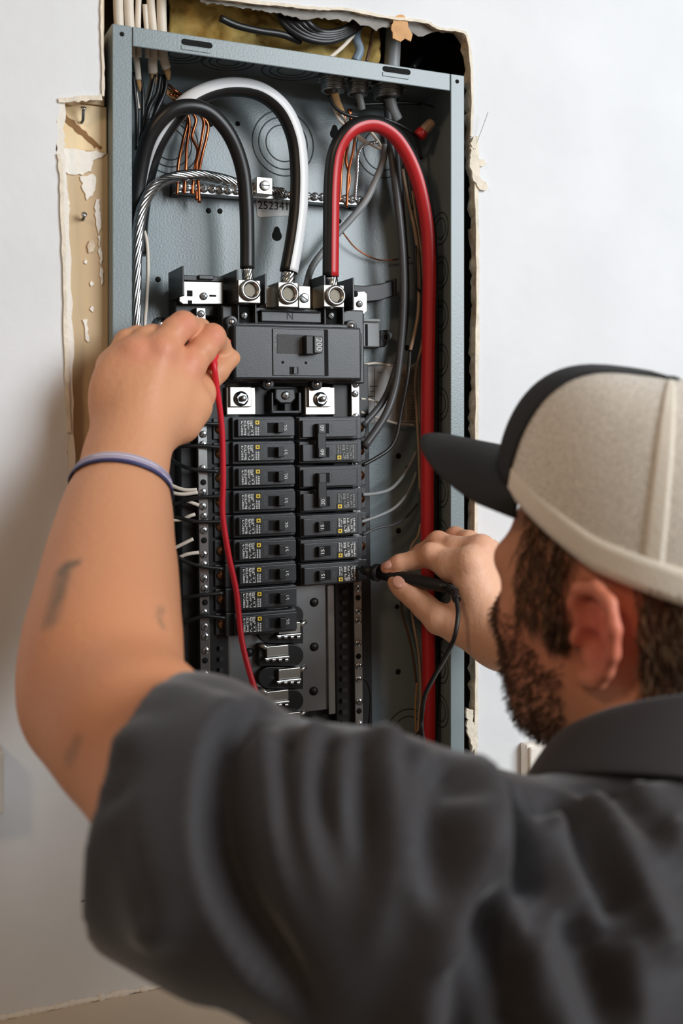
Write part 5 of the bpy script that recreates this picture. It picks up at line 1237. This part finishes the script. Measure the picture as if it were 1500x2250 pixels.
# ---- hair and beard: strands rooted on the head
HN = vnormals(hv, hf_); loc = (hv-np.array(HC)) @ HR.T
def strands(name, sel, n, length, r, mt, down, back, lab):
    idx = np.where(sel)[0]; m = MB()
    pick = rng.choice(idx, n)
    for i in pick:
        p = Vector(hv[i])+Vector(rng.normal(0, .0012, 3)); nn = Vector(HN[i]); d = (HU*-down+HF*-back+nn*.45+Vector(rng.normal(0, .18, 3))).normalized()
        L_ = length*rng.uniform(.6, 1.2); t1 = (d-nn*d.dot(nn)*.6).normalized()
        a = p-nn*.001; b_ = p+d*L_*.5+nn*.001; c = p+(d*.55+t1*.45)*L_; s = d.cross(nn).normalized() if d.cross(nn).length > .01 else HL
        o = len(m.v); k3 = [s*r, nn*r-s*r*.5, -nn*r*.3-s*r*.8]
        for q, sc in ((a, 1.), (b_, .8)): m.v += [tuple(q+x*sc) for x in k3]
        m.v.append(tuple(c))
        for j in range(3): m.f.append((o+j, o+(j+1) % 3, o+3+(j+1) % 3, o+3+j)); m.f.append((o+3+j, o+3+(j+1) % 3, o+6))
        m.m += [int(rng.integers(0, 3))]*6; m.sm += [True]*6
    o = obj(name, m, mt, person); o['label'] = lab; o['kind'] = 'stuff'; return o
M_h = [mat('dark_brown_hair', (62, 42, 28), .5), mat('brown_hair', (98, 70, 46), .45), mat('light_brown_hair', (138, 108, 78), .45)]
fl, ll_, ul = loc[:, 0], np.abs(loc[:, 1]), loc[:, 2]; nb_ = np.abs(loc[:, 1]) < .080
capl = .042+np.where(fl > -.01, .50, .28)*(fl+.01)+.012
hair_sel = (ul < capl) & nb_ & (((fl < -.034) & (ul > -.070-.10*(fl+.1))) | ((fl > .010) & (fl < .056) & (ul > -.006) & (ll_ > .040) & (ll_ < .074)))
strands('hair', hair_sel, 6500, .020, .00045, M_h, .8, .25, 'short brown hair below the cap')
beard_sel = (ll_ < .070) & (ul < -.034+.9*np.clip(fl-.03, 0, .03)) & (ul > -.125) & (fl > .014) & (ul > -.060-.9*(fl+.012)) & (ll_ > .01)
M_bd = [mat('dark_beard', (66, 42, 28), .55), mat('brown_beard', (104, 68, 42), .55), M_h[1]]
strands('beard', beard_sel, 5000, .0055, .00040, M_bd, .6, -.1, 'short brown beard along the jaw')
side_sel = (ll_ < .072) & (fl > .010) & (fl < .028) & (ul < .0) & (ul > -.022) & (ll_ > .05)
strands('sideburn', side_sel, 500, .007, .0004, M_bd, .9, .1, 'brown sideburn in front of the ear')
eb = [i for i in range(0)]
for s in (1, -1):
    m = MB(); m.tube(spline([hp(.084, .016*s, .022), hp(.084, .032*s, .028), hp(.072, .048*s, .022)], 5), [.003]*11, 7, flat=.5); obj('eyebrow', m, M_h[0], person)
    m = MB(); m.ball(hp(.073, .028*s, .004), .0115, 16, 10); e_ = obj('eye', m, mat('eye_white', (232, 228, 222), .2), person)
    m = MB(); m.ball(hp(.0820, .028*s, .004), (.0045,)*3, 12, 8); obj('iris', m, mat('iris_brown', (60, 42, 30), .2), e_)

# ================================================================ test leads
def lead(name, pts, px, mt, par, nm='lead'):
    b = MB(); b.tube(spline(pts, 10), px, 10); return obj(nm, b, mt, par)
rp = thing('test_probe', A_(470, 790, -.02), 'red test lead hanging from the pinching left hand across the breakers', 'test probe', 'test probes')
lead('l', [A_(464, 782, -.034), A_(470, 806, -.040), A_(476, 850, -.036), A_(487, 940, -.028), A_(490, 1050, -.024), A_(489, 1130, -.022), A_(502, 1220, -.022), A_(519, 1300, -.022), A_(530, 1400, -.026), A_(549, 1480, -.034), A_(578, 1560, -.05), A_(625, 1620, -.09), A_(660, 1700, -.14)], .0027, M_redl, rp)
b = MB(); b.tube(spline([A_(466, 790, -.030), A_(476, 778, -.016), A_(492, 760, .004), A_(505, 748, .022)], 6), [.0040]*7+[.0034]*6+[.0022]*5+[.0010], 12); obj('handle', b, M_redl, rp)
b = MB(); b.lathe([(.0036, 0), (.0044, .003), (.0044, .008), (.003, .012)], A_(464, 783, -.034), A_(470, 812, -.036)-A_(464, 783, -.034), 12); obj('strain_relief', b, M_redl, rp)
bp_ = thing('test_probe', A_(900, 1270, -.01), 'black test probe held by the right hand against the lowest right breaker', 'test probe', 'test probes')
P0, P1, P2 = A_(794, 1251, .024), A_(828, 1256, .008), A_(985, 1291, -.068)
dv = P2-P0
b = MB(); pr = [(.0012, -.014), (.0012, 0), (.0042, .001), (.0052, .006), (.0054, (P1-P0).length-.004)]; b.lathe(pr, P0, dv, 14); obj('tip_sleeve', b, M_blk3, bp_)
q1 = (P1-P0).length; b = MB(); b.lathe([(.0055, q1-.003), (.0088, q1-.002), (.0088, q1+.003), (.0062, q1+.004)], P0, dv, 18); obj('finger_guard', b, M_blk3, bp_)
L2 = dv.length; b = MB(); b.lathe([(.0060, q1+.003), (.0066, q1+.02), (.0066, L2-.02), (.0056, L2-.008), (.0040, L2)], P0, dv, 14); obj('handle', b, M_blk3, bp_)
b = MB(); b.tube(spline([P2, A_(996, 1299, -.084), A_(1003, 1318, -.098)], 4), .0040, 10)
for k in range(4): b.ring(P2.lerp(A_(996, 1299, -.084), k/3), .0042, .0009, (A_(996, 1299, -.084)-P2), 14, 5)
obj('strain_relief', b, M_blk3, bp_)
lead('l', [A_(1002, 1315, -.101), A_(1006, 1350, -.114), A_(998, 1400, -.118), A_(980, 1440, -.104), A_(952, 1490, -.07), A_(933, 1530, -.05), A_(926, 1580, -.04), A_(928, 1620, -.05), A_(938, 1670, -.08), A_(950, 1760, -.14)], .0022, M_blk3, bp_)
# ---- trousers and shoes (below the frame)
wc = dp(1240, 2700, .66); wc = Vector((wc.x, wc.y, zcut+.02)); lat = Vector((RT.x, RT.y, 0)).normalized(); fwd = Vector((FW.x, FW.y, 0)).normalized()
legs = U(.03, ell(wc-UPV*.04, (.165, .115, .12), np.array([lat, fwd, UPV])), ell(wc-UPV*.16, (.17, .12, .13), np.array([lat, fwd, UPV])),
         *[chain([(wc-UPV*.2+lat*.085*s, .095), (Vector((wc.x, wc.y, .52))+lat*.10*s, .068), (Vector((wc.x, wc.y, .06))+lat*.11*s-fwd*.02, .058)], .02) for s in (1, -1)])
legs = SUB(.002, legs, ('p', V((0, 0, .05)), V((0, 0, 1))))
lo, hi = bb([wc+UPV*.1, Vector((wc.x, wc.y, .05))], .26); lo[2] = .03
tv, tf_ = sdf_mesh(legs, lo, hi, .012); npmesh('trousers', lap(tv, tf_, 2), tf_, mat('dark_work_trousers', (46, 46, 50), .8, var=.1, vscale=60), person)
for s in (1, -1):
    c = Vector((wc.x, wc.y, .0))+lat*.11*s; M3 = Matrix((lat, fwd, UPV)).transposed()
    m = MB(); m.ball(c+fwd*.05+UPV*.045, (.048, .14, .045), 20, 12, 0, M3); sh_ = obj('shoe', m, mat('brown_boot', (74, 54, 40), .6), person)
    m = MB(); m.ball(c+fwd*.05+UPV*.014, (.050, .145, .014), 20, 8, 0, M3); obj('sole', m, M_blk3, sh_)
